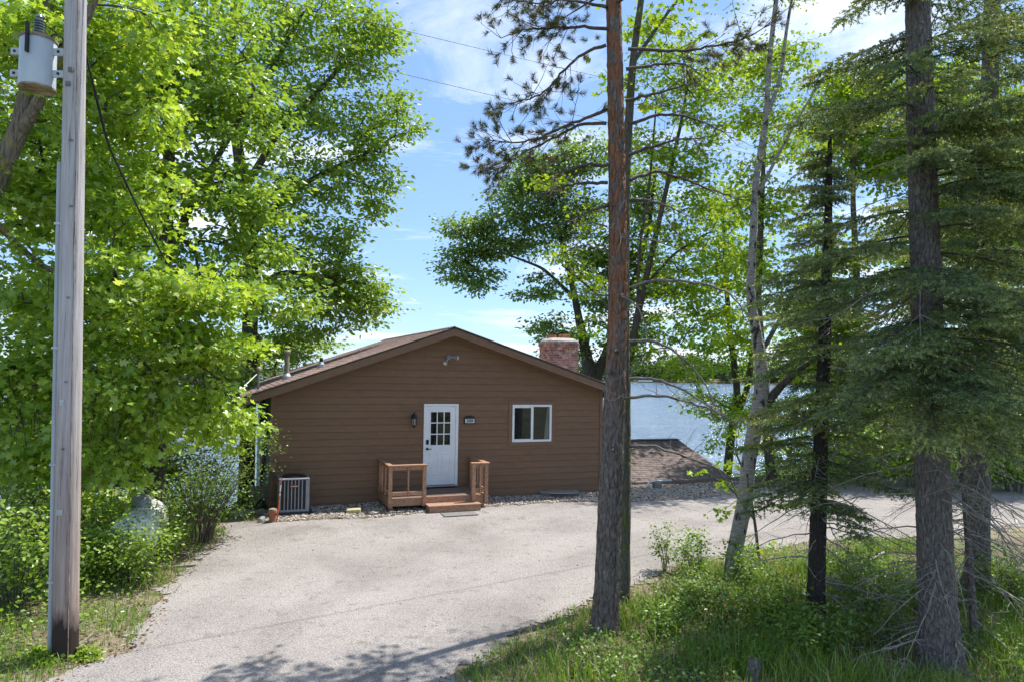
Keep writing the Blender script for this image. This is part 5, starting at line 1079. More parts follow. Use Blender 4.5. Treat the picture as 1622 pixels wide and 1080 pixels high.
# ------------------------------------------------------------------ conifers
def needles(segs, rg, per_m, length, width, mat, name, parent, off, spread=0.85, col=None, tipbright=None):
    P0_ = np.array([s[0] for s in segs]); P1_ = np.array([s[1] for s in segs]); L = np.linalg.norm(P1_ - P0_, axis=1)
    n = np.maximum(2, (L * per_m).astype(int)); idx = np.repeat(np.arange(len(segs)), n); N = len(idx)
    D = (P1_ - P0_) / (L[:, None] + 1e-9); d = D[idx]
    t = rg.random(N); B = P0_[idx] + (P1_ - P0_)[idx] * t[:, None]
    r = rg.normal(size=(N, 3)); r -= (r * d).sum(1, keepdims=True) * d; r /= np.linalg.norm(r, axis=1, keepdims=True) + 1e-9
    ax = d * 0.62 + r * spread; ax /= np.linalg.norm(ax, axis=1, keepdims=True)
    w = np.cross(ax, rg.normal(size=(N, 3))); w /= np.linalg.norm(w, axis=1, keepdims=True) + 1e-9
    ln_ = length * rg.uniform(.7, 1.2, N)[:, None]
    V = np.stack([B - w * width / 2, B + w * width / 2, B + ax * ln_], 1).reshape(-1, 3) - off
    shade = rg.beta(2, 2.6, len(segs)) if col is None else col
    rv = np.clip(shade[idx] + rg.normal(size=N) * .08, 0, 1)
    me = uniform_mesh(name, V, np.arange(N * 3).reshape(-1, 3), MAT[mat], rnd=np.repeat(rv, 3))
    return link(bpy.data.objects.new(name, me), parent)

def spruce(name, label, trunk, zl, zt, Lmax, seed, bark, per_m=110, dead_to=2.2, step=.2, nb=3, azbias=None, tl=1.0, up=.0, dead_n=26, nwidth=.006, group=None, live_prob=1.0, zdense=99, cam_bias=0.0, nlen=.033):
    rg = np.random.default_rng(seed)
    P = np.array([at(a, b, c) for a, b, c, w in trunk]); R = np.array([w * c / FPX / 2 for a, b, c, w in trunk])
    d = P[-1] - P[-2]; d /= d[2]
    if P[-1][2] < zt: P = np.vstack([P, P[-1] + d * (zt - P[-1][2])]); R = np.append(R, .02)
    Q, RR = resample(P, R, .08); base = Q[0].copy(); base[2] = float(ground(base[0], base[1]))
    Q = np.vstack([base - [0, 0, .12], Q]); RR = np.append(RR[0] * 1.25, RR)
    RR = RR * (1 + .25 * np.exp(-(Q[:, 2] - base[2]) / .25))
    root = thing(name, label, 'tree', base, group=group)
    T = Tubes(); T.add(Q, RR, 26, .022, rg); T.build('trunk', bark, root, base)
    def tp(z): return np.array([np.interp(z, Q[:, 2], Q[:, k]) for k in range(3)])
    def tr(z): return np.interp(z, Q[:, 2], RR)
    B, DD, segs, col = Tubes(), Tubes(), [], []
    z = zl
    while z < zt - .15:
        for q in range(nb if z < zdense else max(1, nb - 1)):
            if rg.random() > live_prob: continue
            az = rg.uniform(0, 2 * math.pi) if rg.random() > cam_bias else -math.pi / 2 + rg.uniform(-.9, .9); fr = (z - base[2]) / (zt - base[2])
            L = Lmax * (1 - fr) ** .75 * rg.uniform(.6, 1.1) + .15
            L *= 0.55 + .45 * min(1, (z - zl + .6) / 1.2)
            o = tp(z + rg.uniform(-.08, .08)); hd = np.array([math.cos(az), math.sin(az), 0])
            m_ = max(5, int(L / .12)); s = np.linspace(0, 1, m_)
            e0 = up + rg.uniform(-.12, .12) + .35 * fr
            zz = L * (e0 * s - .55 * s ** 2 + .24 * s ** 3.5)
            side = np.array([-hd[1], hd[0], 0]); bend = rg.normal() * .1
            pts = o + hd * (s * L)[:, None] + side * (bend * L * s ** 2)[:, None]; pts[:, 2] += zz
            B.add(pts, np.interp(s, [0, 1], [.007 * L + .004, .0025]), 5)
            tone = rg.uniform(.15, .6)
            for k in range(int(m_ * .16), m_):
                f = s[k]
                for sg in (-1, 1):
                    if rg.random() < .12: continue
                    l2 = (0.16 + .34 * L * (1 - f) ** .8 * min(1, f * 3.2)) * rg.uniform(.6, 1.15) * tl
                    dr = hd * .75 + side * sg * rg.uniform(.6, 1.0) + np.array([0, 0, rg.uniform(-.38, .06)]); dr /= np.linalg.norm(dr)
                    n2 = max(2, int(l2 / .11)); p = pts[k].copy(); q0 = p.copy(); lst = [p.copy()]
                    for h in range(n2):
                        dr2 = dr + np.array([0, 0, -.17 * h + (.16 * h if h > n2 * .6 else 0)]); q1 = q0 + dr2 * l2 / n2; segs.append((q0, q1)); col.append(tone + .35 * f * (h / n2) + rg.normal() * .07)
                        if h > 0 or n2 < 3:
                            for s3 in (-1, 1, 0):
                                if s3 == 0 and rg.random() < .5: continue
                                d3 = dr * .7 + np.cross(dr, [0, 0, 1]) * s3 * .75 + np.array([0, 0, rg.uniform(-.35, .05) - (.5 if s3 == 0 else 0)]); l3 = rg.uniform(.10, .22)
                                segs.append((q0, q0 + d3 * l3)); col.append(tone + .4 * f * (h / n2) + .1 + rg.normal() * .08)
                        q0 = q1; lst.append(q0)
                    if l2 > .25: B.add(np.array(lst), np.linspace(.004, .002, len(lst)), 3)
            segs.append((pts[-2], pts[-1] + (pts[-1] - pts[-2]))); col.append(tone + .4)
        z += step * rg.uniform(.8, 1.25)
    if B.V: B.build('branches', 'twig', root, base)
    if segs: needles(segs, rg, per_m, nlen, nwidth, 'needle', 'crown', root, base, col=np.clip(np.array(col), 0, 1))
    for k in range(dead_n):
        z = rg.uniform(.25, dead_to) if k % 4 else rg.uniform(.25, dead_to * 1.6); az = rg.uniform(0, 6.28); L = rg.uniform(.5, 1.9); hd = np.array([math.cos(az), math.sin(az), 0]); side = np.array([-hd[1], hd[0], 0])
        s = np.linspace(0, 1, 9); e = rg.uniform(-.35, .15); pts = tp(z + base[2]) + hd * (s * L)[:, None] + side * (rg.normal() * .15 * L * s ** 2)[:, None]; pts[:, 2] += L * (e * s - .35 * s ** 2) + rg.normal(size=9) * .012
        pts[:, 2] = np.maximum(pts[:, 2], ground(pts[:, 0], pts[:, 1]) + .02)
        DD.add(pts, np.interp(s, [0, 1], [.012, .0025]), 5)
        for h in range(rg.integers(3, 8)):
            j = rg.integers(2, 8); dr = hd * rg.uniform(.2, .8) + side * rg.choice([-1, 1]) * rg.uniform(.3, 1) + np.array([0, 0, rg.uniform(-.9, .1)]); l2 = rg.uniform(.15, .6)
            qq = pts[j] + dr * np.linspace(0, l2, 5)[:, None] + rg.normal(size=(5, 3)) * .015 * np.arange(5)[:, None]; DD.add(qq, np.linspace(.005, .0015, 5), 4)
    DD.build('dead_branches', 'deadtwig', root, base)
    return root
spruce('spruce_tree', 'large spruce with thick grey trunk and dead lower twigs in the grass', [(1492, 1062, 8.66, 58), (1482, 900, 8.7, 52), (1476, 720, 8.75, 49), (1470, 540, 8.8, 46), (1464, 360, 8.85, 43), (1458, 180, 8.9, 40), (1453, 0, 9.0, 36)], 2.95, 12.0, 2.8, 51, 'sprucebark', per_m=150, cam_bias=.22, live_prob=.9, dead_to=5.0, step=.18, nb=3, dead_n=95, tl=1.1, nwidth=.016, zdense=7.5)
spruce('spruce_tree', 'second tall spruce standing behind the large spruce near the frame edge', [(1548, 905, 11.8, 34), (1552, 700, 11.8, 31), (1558, 480, 11.9, 29), (1564, 240, 12, 26), (1572, 0, 12.1, 23)], 3.0, 11.5, 2.6, 52, 'sprucebark', per_m=95, live_prob=.9, dead_to=5.0, step=.19, nb=3, dead_n=70, tl=1.05, nwidth=.021, nlen=.036, zdense=8)
spruce('spruce_tree', 'small dark trunked spruce between the birch and the large spruce', [(1291, 985, 10.3, 27), (1295, 860, 10.3, 25), (1300, 700, 10.3, 22), (1306, 540, 10.3, 19), (1311, 380, 10.3, 14), (1314, 250, 10.3, 8)], 1.6, 7.2, 1.35, 53, 'darkbark', per_m=135, live_prob=.85, dead_to=2.6, step=.17, nb=3, dead_n=36, tl=1.0, nwidth=.0165)
# young stem between the big spruces
spruce('spruce_tree', 'thin young spruce stem leaning between the two large spruces', [(1545, 1020, 9.3, 12), (1535, 880, 9.4, 10), (1525, 740, 9.5, 8), (1515, 600, 9.6, 5)], 4, 4.1, .5, 54, 'sprucebark', dead_to=2.4, dead_n=16)

# red pine
rg = np.random.default_rng(61)
TK = [(958, 1003, 9.77, 42), (961, 930, 9.77, 39), (966, 800, 9.78, 37), (973, 650, 9.8, 34), (978, 520, 9.8, 31), (979, 400, 9.82, 29), (977, 250, 9.85, 27), (974, 100, 9.9, 25), (972, 0, 9.92, 24)]
P = np.array([at(a, b, c) for a, b, c, w in TK]); R = np.array([w * c / FPX / 2 for a, b, c, w in TK]); d = P[-1] - P[-3]; d /= d[2]
P = np.vstack([P, P[-1] + d * 3, P[-1] + d * 6.5]); R = np.append(R, [.08, .03])
Q, RR = resample(P, R, .07); base = Q[0].copy(); base[2] = float(ground(base[0], base[1])); Q = np.vstack([base - [0, 0, .12], Q]); RR = np.append(RR[0] * 1.2, RR)
RR = RR * (1 + .18 * np.exp(-(Q[:, 2] - base[2]) / .22))
pine = thing('pine_tree', 'tall red pine with orange upper bark standing before the cabin corner', 'tree', base)
T = Tubes(); T.add(Q, RR, 34, .03, rg); T.build('trunk', 'pinebark', pine, base)
PB = [[(962, 46), (915, 42), (870, 45), (825, 48), (795, 60)], [(960, 72), (925, 82), (890, 115), (862, 150), (835, 158), (805, 165)], [(960, 174), (930, 188), (895, 200), (850, 222), (810, 228), (775, 222)],
      [(960, 196), (925, 195), (890, 212), (850, 232), (815, 250), (790, 268)], [(962, 12), (930, 5), (890, 0), (850, 8), (800, -5)], [(995, 78), (1040, 80), (1090, 82), (1140, 72), (1185, 60), (1220, 40)], [(992, 160), (1030, 152), (1070, 140), (1110, 128)],
      [(996, 196), (1040, 182), (1080, 182), (1120, 196), (1155, 215)], [(996, 246), (1040, 232), (1075, 218), (1105, 222)], [(998, 286), (1040, 270), (1085, 285), (1130, 302), (1175, 318)], [(992, 110), (1030, 104), (1075, 100), (1110, 112)],
      [(962, 262), (920, 262), (890, 275), (872, 285)], [(962, 290), (925, 288), (880, 300), (850, 312)], [(965, 325), (935, 335), (905, 352)], [(998, 318), (1035, 318), (1075, 335)]]
ps, pcol, Bt, Dt = [], [], Tubes(), Tubes()
for bi, br in enumerate(PB):
    yo = rg.uniform(-.9, .9); K = len(br)
    pts = np.array([at(x, y, 9.85 + yo * q / (K - 1)) for q, (x, y) in enumerate(br)]); Lb = np.linalg.norm(pts[-1] - pts[0])
    pp, rr = resample(pts, np.linspace(.026, .006, K), .08); pp[1:] += rg.normal(size=(len(pp) - 1, 3)) * .008; Bt.add(pp, rr, 6)
    live = bi in (0, 1, 2, 3, 4, 5)
    nsub = 32 if live else 16
    for h in range(nsub):
        j = rg.integers(int(len(pp) * (.25 if live else .2)), len(pp)); dd = pp[min(j + 1, len(pp) - 1)] - pp[j - 1]; dd /= np.linalg.norm(dd) + 1e-9
        dr = dd * .7 + rg.normal(size=3) * np.array([.5, .6, .45]) + np.array([0, 0, -.12 if live else -.05]); dr /= np.linalg.norm(dr); l2 = rg.uniform(.18, .62)
        s = np.linspace(0, 1, 6); qq = pp[j] + dr * (s * l2)[:, None]; qq[:, 2] += .12 * l2 * s ** 2 - .05 * s; qq += rg.normal(size=(6, 3)) * .012 * s[:, None]
        Bt.add(qq, np.linspace(.006, .0022, 6), 4)
        for w in range(rg.integers(1, 4)):
            j2 = rg.integers(1, 6); d3 = dr + rg.normal(size=3) * .7; d3 /= np.linalg.norm(d3); q3 = qq[j2] + d3 * np.linspace(0, rg.uniform(.08, .28), 4)[:, None]; Bt.add(q3, np.linspace(.0035, .0015, 4), 3)
            if live and rg.random() < .8: ps.append((q3[-1] - d3 * .07, q3[-1] + d3 * .02)); pcol.append(rg.beta(2, 2.5) + (.3 if bi in (2, 3) and rg.random() < .35 else 0))
        if live and rg.random() < .85: ps.append((qq[-1] - dr * .08, qq[-1] + dr * .02)); pcol.append(rg.beta(2, 2.5))
# crown above the frame (throws shade on the drive)
for h in range(26):
    z = rg.uniform(8.6, 14.0); az = rg.uniform(0, 6.28); L = (15.5 - z) / 7 * rg.uniform(1.2, 2.6); hd = np.array([math.cos(az), math.sin(az), rg.uniform(-.05, .3)]); o = np.array([np.interp(z, Q[:, 2], Q[:, k]) for k in range(3)])
    s = np.linspace(0, 1, 8); pts = o + hd * (s * L)[:, None]; Bt.add(pts, np.linspace(.025, .005, 8), 5)
    for w in range(16):
        p = o + hd * L * rg.uniform(.35, 1.05) + rg.normal(size=3) * .22; dr = hd + rg.normal(size=3) * .5; dr /= np.linalg.norm(dr); ps.append((p - dr * .08, p + dr * .04)); pcol.append(rg.beta(2, 3))
Bt.build('branches', 'pinetwig', pine, base)
needles(ps, rg, 700, .095, .0055, 'pineneedle', 'crown', pine, base, spread=.75, col=np.clip(np.array(pcol), 0, 1))
DB = [[(1000, 456), (1035, 444), (1080, 446), (1125, 452), (1158, 466), (1174, 486), (1180, 505)], [(997, 541), (1030, 538), (1060, 550), (1090, 575), (1118, 606), (1134, 648)], [(998, 600), (1030, 598), (1060, 606), (1092, 622), (1130, 648), (1168, 674)], [(998, 629), (1040, 626), (1080, 632), (1112, 644), (1150, 658)],
      [(997, 706), (1030, 704), (1065, 716), (1100, 728), (1130, 738), (1152, 756), (1166, 778)], [(965, 470), (935, 466), (900, 462)], [(960, 398), (930, 388), (905, 395), (890, 405)], [(962, 360), (940, 352), (915, 358)], [(985, 470), (1005, 478), (1020, 505), (1026, 535), (1022, 560)], [(962, 594), (958, 615), (963, 632), (970, 652)], [(990, 318), (975, 345), (985, 375), (978, 400)], [(996, 380), (1030, 378), (1065, 392), (1100, 402)]]
for bi, br in enumerate(DB):
    yo = rg.uniform(-.7, .3) if bi < 5 else rg.uniform(-.5, -.1); K = len(br)
    y00 = 9.7 if bi in (8, 9, 10) else 9.8
    pts = np.array([at(x, y, y00 + yo * q / (K - 1) - (.18 if bi in (8, 9, 10) else 0)) for q, (x, y) in enumerate(br)])
    pp, rr = resample(pts, np.linspace(.024 if bi < 5 else .014, .007 if bi < 5 else .004, K), .07); pp[1:] += rg.normal(size=(len(pp) - 1, 3)) * .006; Dt.add(pp, rr, 7)
    for h in range(12 if bi < 5 else 4):
        j = rg.integers(int(len(pp) * .25), len(pp)); dd = pp[min(j + 1, len(pp) - 1)] - pp[j - 1]; dd /= np.linalg.norm(dd) + 1e-9; dr = dd * .6 + rg.normal(size=3) * .6; dr /= np.linalg.norm(dr); l2 = rg.uniform(.06, .5)
        qq = pp[j] + dr * np.linspace(0, l2, 6)[:, None] + rg.normal(size=(6, 3)) * .012 * np.arange(6)[:, None] / 3; Dt.add(qq, np.linspace(.006, .002, 6), 4)
Dt.build('dead_branches', surf('grey_pine_snag', (.11, .095, .085), (.26, .23, .20), 7, rough=.9), pine, base)
b = MB()
for (x, y) in ((984, 380), (976, 557), (968, 590), (972, 712), (985, 470)):   # broken knots
    p = at(x, y, 9.62); b.tube([p + [0, .12, 0], p + [.0, -.02, .02], p + [-.03, -.09, .0]], [.03, .026, .012], 7)
tag(b.build('branch_stubs', 'pinetwig', pine, base), kind='stuff')

# ------------------------------------------------------------------ shrubs
def shrub(name, label, base, h, r, stems, n_leaf, size, mat, kind, seed, stemmat='twig', group=None, lean=(0, 0), spread=.12, cat='shrub'):
    rg = np.random.default_rng(seed); base = np.array([base[0], base[1], float(ground(base[0], base[1]))])
    root = thing(name, label, cat, base, group=group); T = Tubes(); tips = []
    for k in range(stems):
        az = rg.uniform(0, 6.28); rr = r * rg.random() ** .5; hh = h * rg.uniform(.55, 1.05)
        s = np.linspace(0, 1, 8); p0 = base + np.array([math.cos(az), math.sin(az), 0]) * r * .25 * rg.random() - [0, 0, .05]
        pts = p0 + np.array([math.cos(az) * rr + lean[0], math.sin(az) * rr + lean[1], 0]) * (s ** 1.6)[:, None]; pts[:, 2] += hh * s; pts += rg.normal(size=(8, 3)) * .015 * h * s[:, None]
        T.add(pts, np.linspace(.004 + .005 * h, .002, 8), 4)
        for q in range(5):
            j = rg.integers(3, 8); d = rg.normal(size=3) * np.array([1, 1, .5]); d /= np.linalg.norm(d); qq = pts[j] + d * np.linspace(0, r * .45, 4)[:, None]; T.add(qq, np.linspace(.004, .0015, 4), 3); tips.append((qq, None))
        tips.append((pts[-3:], None))
    T.build('stems', stemmat, root, base)
    C, AX = sprays(tips, rg, n_leaf, spread, .7, .2); n = len(C)
    C[:, 2] = np.maximum(C[:, 2], base[2] + .03)
    me = leaves_mesh('leaves', C, AX, rg.normal(size=(n, 3)) * .5 + [0, 0, 1], size * rg.uniform(.6, 1.2, n), kind, mat, rg.beta(2.2, 2.2, n), base)
    link(bpy.data.objects.new('leaves', me), root); return root
shrub('shrub', 'tall many stemmed shrub with pale leaves at the cabin corner', onz(322, 858)[:2], 2.3, .95, 26, 22, .06, 'under', 'oval', 71, 'pinetwig', spread=.2, lean=(.35, .2))
shrub('shrub', 'leafy shrub hiding the left side of the propane tank', onz(165, 888)[:2], 1.25, .65, 14, 14, .07, 'maple2', 'oval', 72, spread=.17)
shrub('shrub', 'low leafy shrub between the propane tank and the tall shrub', onz(262, 850)[:2], 1.15, .7, 14, 14, .06, 'shrubleaf', 'oval', 73, spread=.16)
shrub('shrub', 'broad leafed shrub at the frame edge left of the pole', onz(25, 960)[:2], 1.5, .8, 18, 14, .085, 'maple2', 'oval', 74, spread=.2)
shrub('shrub', 'small shrub with arching stem growing before the propane tank', onz(190, 912)[:2], .75, .4, 7, 11, .055, 'maple2', 'oval', 75, spread=.13)
shrub('shrub', 'leafy shrub leaning over the front of the propane tank', onz(205, 925)[:2], 1.15, .55, 14, 22, .065, 'maple2', 'oval', 271, spread=.18)
shrub('shrub', 'pale leaved shrub covering the right flank of the propane tank', onz(245, 885)[:2], 1.0, .5, 12, 15, .06, 'shrubleaf', 'oval', 272, spread=.16)
shrub('shrub', 'leafy shrub hugging the rounded end of the propane tank', onz(178, 917)[:2], 1.05, .45, 12, 20, .06, 'under', 'oval', 273, spread=.17)
shrub('shrub', 'low green shrub right behind the utility pole', onz(140, 925)[:2], .7, .5, 10, 14, .06, 'maple', 'oval', 76, spread=.15)
shrub('shrub', 'bushy shrub behind the pole beneath the maple boughs', onz(60, 880)[:2], 2.0, 1.0, 18, 16, .085, 'shrubleaf', 'oval', 77, spread=.25)
for q, (x, y) in enumerate(((262, 1036), (133, 1003), (160, 1046))):
    x = (141, 62, 80)[q]; y = (1042, 1039, 1047)[q]
    shrub('bright_weed', ('yellow green weed tuft right of the pole foot', 'yellow green weed tuft left of the pole foot', 'yellow green weed tuft in front of the pole foot')[q], onz(x, y)[:2], .13, .13, 9, 6, .06, 'sap', 'oval', 78 + q, spread=.05, group='weeds at the pole foot', cat='weed')
SH = [(1055, 905, .95, .22, 5, 'thin upright seedling standing alone at the driveway edge'), (1105, 915, .75, .4, 10, 'leafy shrub just left of the birch foot'), (1180, 935, .8, .45, 12, 'leafy shrub right of the birch foot'), (1080, 965, .6, .45, 12, 'low shrub in the grass right of the pine foot'),
      (1215, 985, .75, .5, 14, 'leafy shrub left of the small spruce trunk'), (1375, 985, .7, .5, 12, 'leafy shrub left of the large spruce trunk'), (1345, 930, .8, .5, 12, 'shrub behind the small spruce trunk'), (1430, 960, .55, .4, 9, 'pale leafed low plant against the large spruce trunk'), (1595, 960, .8, .5, 12, 'leafy shrub at the frame edge beyond the large spruce'), (1140, 985, .65, .5, 13, 'rounded low shrub midway between the pine and the small spruce'), (1260, 1035, .55, .45, 12, 'low leafy weed clump right of the splintered stump'), (1050, 1000, .5, .4, 10, 'low leafy weed clump just right of the pine foot'), (1330, 1030, .55, .45, 11, 'low leafy weed clump between stump and large spruce')]
for q, (x, y, h, r, st, lab) in enumerate(SH): shrub('shrub', lab, onz(x, y)[:2], h, r, st, 15, .06, 'under' if q % 3 else 'shrubleaf', 'oval', 90 + q, spread=.13, group='shrubs in the rough grass')
for q, (x, y) in enumerate(((1290, 768), (1370, 770), (1450, 772), (1530, 775), (1610, 778))):
    shrub('roadside_shrub', ('shrub across the driveway behind the small spruce', 'shrub across the driveway left of the large spruce trunk', 'shrub across the driveway behind the large spruce trunk', 'shrub across the driveway between the two tall spruces', 'shrub across the driveway at the frame edge')[q], onz(x, y)[:2], 2.6, 1.5, 18, 16, .14, 'maple' if q % 2 else 'maple2', 'oval', 110 + q, spread=.4, group='shrubs across the driveway')

TH_ = [(20, 800, 2.9, 'tall leafy thicket shrub at the left frame edge below the maples'), (130, 790, 2.8, 'tall leafy thicket shrub left of the utility pole foot'), (215, 780, 2.4, 'dark thicket shrub behind the propane tank dome'), (300, 775, 2.2, 'thicket shrub behind the tall pale leaved shrub'), (90, 850, 2.2, 'thicket shrub rising behind the pole')]
for q, (x, y, h, lab) in enumerate(TH_): shrub('thicket_shrub', lab, onz(x, y)[:2], h, 1.35, 22, 18, .12, 'maple2', 'oval', 130 + q, spread=.36, group='thicket on the wooded bank')

# ------------------------------------------------------------------ grass, ground cover, litter
def frame_mask(X, Y, m_=60):
    d0 = X - CAMP[0]; Z = ground(X, Y); k = Y
    px = PXW / 2 + FPX * X / k; return (px > -m_ - 100) & (px < PXW + m_ + 150) & (Y > 7.2)
def blades(name, label, X, Y, H, W, mat, lean=.9, tone=None):
    n = len(X); Z = ground(X, Y) - .015; az = rng.uniform(0, 6.28, n); hd = np.stack([np.cos(az), np.sin(az), np.zeros(n)], 1); sd = np.stack([-hd[:, 1], hd[:, 0], hd[:, 2]], 1)
    B = np.stack([X, Y, Z], 1); ln_ = rng.uniform(.1, 1, n)[:, None] * lean * H[:, None]
    m1 = B + hd * ln_ * .3; m1[:, 2] += H * .6; tp = B + hd * ln_; tp[:, 2] += H * rng.uniform(.75, 1.05, n)
    w = W[:, None] * sd
    V = np.stack([B - w, B + w, m1 + w * .8, m1 - w * .8, tp], 1).reshape(-1, 3)
    i5 = np.arange(n)[:, None] * 5
    loops = (i5 + np.array([0, 1, 2, 3, 3, 2, 4])[None]).ravel(); st = (np.arange(n)[:, None] * 7 + np.array([0, 4])[None]).ravel()
    me = arrays_mesh(name, V, loops, st, np.tile([4, 3], n), MAT[mat], rnd=np.repeat(rng.beta(2, 2.4, n) if tone is None else tone, 5))
    return tag(link(bpy.data.objects.new(name, me)), label, 'grass', kind='stuff')
def scatter(n, x0, x1, y0, y1, dmin=.0, dmax=99, dens=None):
    X, Y = rng.uniform(x0, x1, n), rng.uniform(y0, y1, n); d = drive_dist(X, Y); u, v = uv_of(X, Y)
    k = (d > dmin) & (d < dmax) & frame_mask(X, Y) & ~((u > -.2) & (v > -1.7) & (u < 15) & (v < 9))
    if dens is not None: k &= rng.random(n) < dens(X, Y, d)
    return X[k], Y[k]
X, Y = scatter(90000, -1, 9, 7.3, 15.5, -.05, 99, lambda x, y, d: .15 + .55 * (fnoise(x, y, 1.6, 3) > .05)); H = rng.uniform(.07, .30, len(X)) * (0.6 + .5 * (fnoise(X, Y, .9, 4) + 1) * smooth(0, 1.2, drive_dist(X, Y)))
blades('tall_grass', 'rough green grass below the pine and spruces', X, Y, H, rng.uniform(.003, .007, len(X)), 'grass')
X, Y = scatter(26000, -9, -4.5, 7.3, 16.5, -.05, 99, lambda x, y, d: .25 + .75 * (fnoise(x, y, 1.9, 6) > 0)); blades('bank_grass', 'green grass along the wooded left edge of the driveway', X, Y, rng.uniform(.05, .2, len(X)), rng.uniform(.003, .006, len(X)), 'grass')
X, Y = scatter(40000, -9, 9, 7.3, 16.5, -.18, .75, lambda x, y, d: .5); blades('dry_grass', 'dry straw grass along the driveway edges', X, Y, rng.uniform(.03, .12, len(X)), rng.uniform(.002, .005, len(X)), 'drygrass', 1.6)
X, Y = scatter(9000, 0, 9, 7.3, 14, .3, 99); blades('dead_stalks', 'pale curled dead grass stalks among the rough grass', X[:2600], Y[:2600], rng.uniform(.10, .36, 2600)[:len(X)], np.full(min(2600, len(X)), .0032), 'drygrass', 1.6, np.full(min(2600, len(X)), .55))
def leafy(name, label, X, Y, hmax, size, mat, kind):
    n = len(X); Z = ground(X, Y) + rng.uniform(.0, 1, n) ** 1.3 * hmax * (.5 + .5 * (fnoise(X, Y, 1.4, 8) + 1) / 1.2)
    ax = rng.normal(size=(n, 3)) * [1, 1, .3]; me = leaves_mesh(name, np.stack([X, Y, Z], 1), ax, rng.normal(size=(n, 3)) * .4 + [0, 0, 1], size * rng.uniform(.6, 1.25, n), kind, mat, rng.beta(2.2, 2.4, n), (0, 0, 0))
    return tag(link(bpy.data.objects.new(name, me)), label, 'undergrowth', kind='stuff')
X, Y = scatter(60000, -.5, 9, 7.3, 15.5, .2, 99, lambda x, y, d: .7 * (fnoise(x, y, 1.1, 12) > .0) * smooth(.1, 1.0, d)); leafy('undergrowth', 'leafy undergrowth among the grass below the spruces', X[:13000], Y[:13000], .30, .055, 'under', 'oval')
X, Y = scatter(60000, -13, -4.6, 7.3, 19, .15, 99, lambda x, y, d: smooth(.1, .9, d) * (.3 + .7 * (fnoise(x, y, 1.2, 14) > -.1))); leafy('bank_undergrowth', 'leafy undergrowth on the wooded bank left of the driveway', X[:12000], Y[:12000], .45, .07, 'maple2', 'oval')
X, Y = scatter(40000, -9, 9, 7.3, 17, -.2, 1.6, lambda x, y, d: .3 + .5 * (d < .5)); leafy('leaf_litter', 'brown fallen leaves along the driveway edges', X[:9000], Y[:7000], .012, .05, 'litter', 'oval')
X, Y = scatter(30000, 9, 22, 17, 30, .1, 99); leafy('roadside_plants', 'green plants along the far side of the driveway', X[:6000], Y[:6000], .5, .12, 'maple', 'diamond')
X = rng.uniform(-25, 26, 26000); Y = rng.uniform(17, 44, 26000); u, v = uv_of(X, Y); k = (v > .7) & (v < 12.5) & ~((u > -.3) & (u < 15) & (v < 9)); leafy('bank_plants', 'green plants covering the bank down to the lake', X[k], Y[k], .35, .16, 'maple2', 'diamond')
X, Y = scatter(40000, 0, 9, 7.3, 15, .2, 99); leafy('forest_litter', 'brown needle and leaf litter under the spruces', X[:12000], Y[:12000], .012, .05, 'litter', 'oval')
X = rng.uniform(-6, 9, 700); Y = rng.uniform(7.6, 19, 700); k = drive_dist(X, Y) < -.2; leafy('driveway_debris', 'scattered dead leaves and bits on the driveway', X[k], Y[k], .01, .035, 'litter', 'diamond')
# sticks and stump
T = Tubes()
for k in range(60):
    x, y = (rng.uniform(-5.6, -4.6), rng.uniform(8.5, 15)) if k % 3 == 0 else (rng.uniform(1, 8), rng.uniform(8, 12)); a = rng.uniform(0, 6.28); L = rng.uniform(.15, .9); s = np.linspace(-.5, .5, 6)
    if drive_dist(np.array([x]), np.array([y]))[0] < L * .5: continue
    P = np.stack([x + np.cos(a) * s * L, y + np.sin(a) * s * L, np.zeros(6)], 1); P[:, 2] = ground(P[:, 0], P[:, 1]) + .02 + rng.uniform(0, .05, 6); T.add(P, np.linspace(.009, .004, 6), 4)
o = T.build('fallen_twigs', 'deadtwig', None); tag(o, 'grey fallen twigs lying on the ground', 'twigs', kind='stuff')
sb_ = onz(1195, 1082); b = MB(); n = 16
for k in range(n):
    a = k * 2 * math.pi / n; r1, r2 = .075 * (1 + .2 * math.sin(3 * a)), .06 * (1 + .25 * math.sin(3 * a + 1)); b.v += [(r1 * 1.2 * math.cos(a), r1 * 1.2 * math.sin(a), -.1), (r1 * math.cos(a), r1 * math.sin(a), .12), (r2 * math.cos(a), r2 * math.sin(a), .2 + .09 * abs(math.sin(a * 2.5 + .5)))]
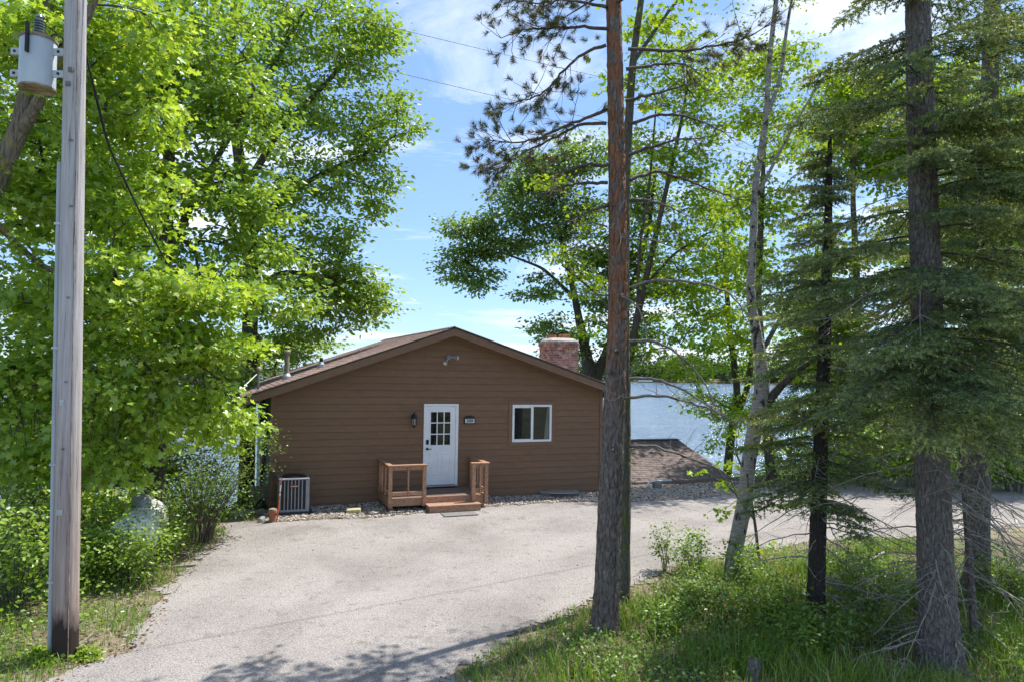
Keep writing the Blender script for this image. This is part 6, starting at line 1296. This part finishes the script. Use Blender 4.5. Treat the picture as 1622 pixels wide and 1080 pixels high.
for k in range(n):
    j = (k + 1) % n; b.f += [(3 * k, 3 * j, 3 * j + 1, 3 * k + 1), (3 * k + 1, 3 * j + 1, 3 * j + 2, 3 * k + 2)]
b.f.append(tuple(3 * k + 2 for k in range(n)))
st = b.build('tree_stump', 'sprucebark', None); st.location = (sb_[0], sb_[1], float(ground(sb_[0], sb_[1]))); tag(st, 'splintered grey stump in the grass at the bottom edge', 'stump')
lg = Tubes(); A_, B_ = onz(1270, 955), onz(1400, 905); A_[2] += .12; B_[2] += .35; lg.add(np.linspace(A_, B_, 8), np.linspace(.035, .022, 8), 8); o = lg.build('fallen_log', 'deadtwig', None, A_); o.location = tuple(A_); tag(o, 'pale fallen log propped behind the small spruce trunk', 'log')

# ------------------------------------------------------------------ far shore
n = 40000
xs = np.concatenate([rng.uniform(50, 290, 420), rng.uniform(-520, 560, 330)]); nt = len(xs); yb = 622 + 25 * np.sin(xs * 0.006 + 1) + rng.uniform(-6, 45, nt); hh = rng.uniform(14, 25, nt) * (1 + .2 * np.sin(xs * .05)); ii = rng.integers(0, nt, n)
d = rng.normal(size=(n, 3)); d /= np.linalg.norm(d, axis=1, keepdims=True); d *= (rng.random(n) ** .4)[:, None]
C = np.stack([xs[ii] + d[:, 0] * 5.0, yb[ii] + d[:, 1] * 3.5, -2.8 + hh[ii] * (.5 + .5 * d[:, 2])], 1)
me = leaves_mesh('far_treeline', C, rng.normal(size=(n, 3)), rng.normal(size=(n, 3)) + [0, -.6, .5], rng.uniform(1.6, 3.0, n), 'diamond', 'farleaf', np.clip((ii * 0.618) % 1.0 * .8 + rng.normal(size=n) * .1, 0, 1), (0, 0, 0))
tag(link(bpy.data.objects.new('far_treeline', me)), 'green tree line along the far shore of the lake', 'treeline', kind='stuff')
p = at(1022, 603.5, 612); t = thing('boat_lift', 'tiny white boat lift on the far shore seen past the pine', 'boat lift', (p[0], p[1], -3.6))
MB().box(-6, 6, -2, 2, 1.2, 2.0).build('canopy', 'white', t); 
for x in (-5, 5): MB().box(x - .3, x + .3, -.3, .3, -.5, 1.2).build('post', 'grey_metal', t)
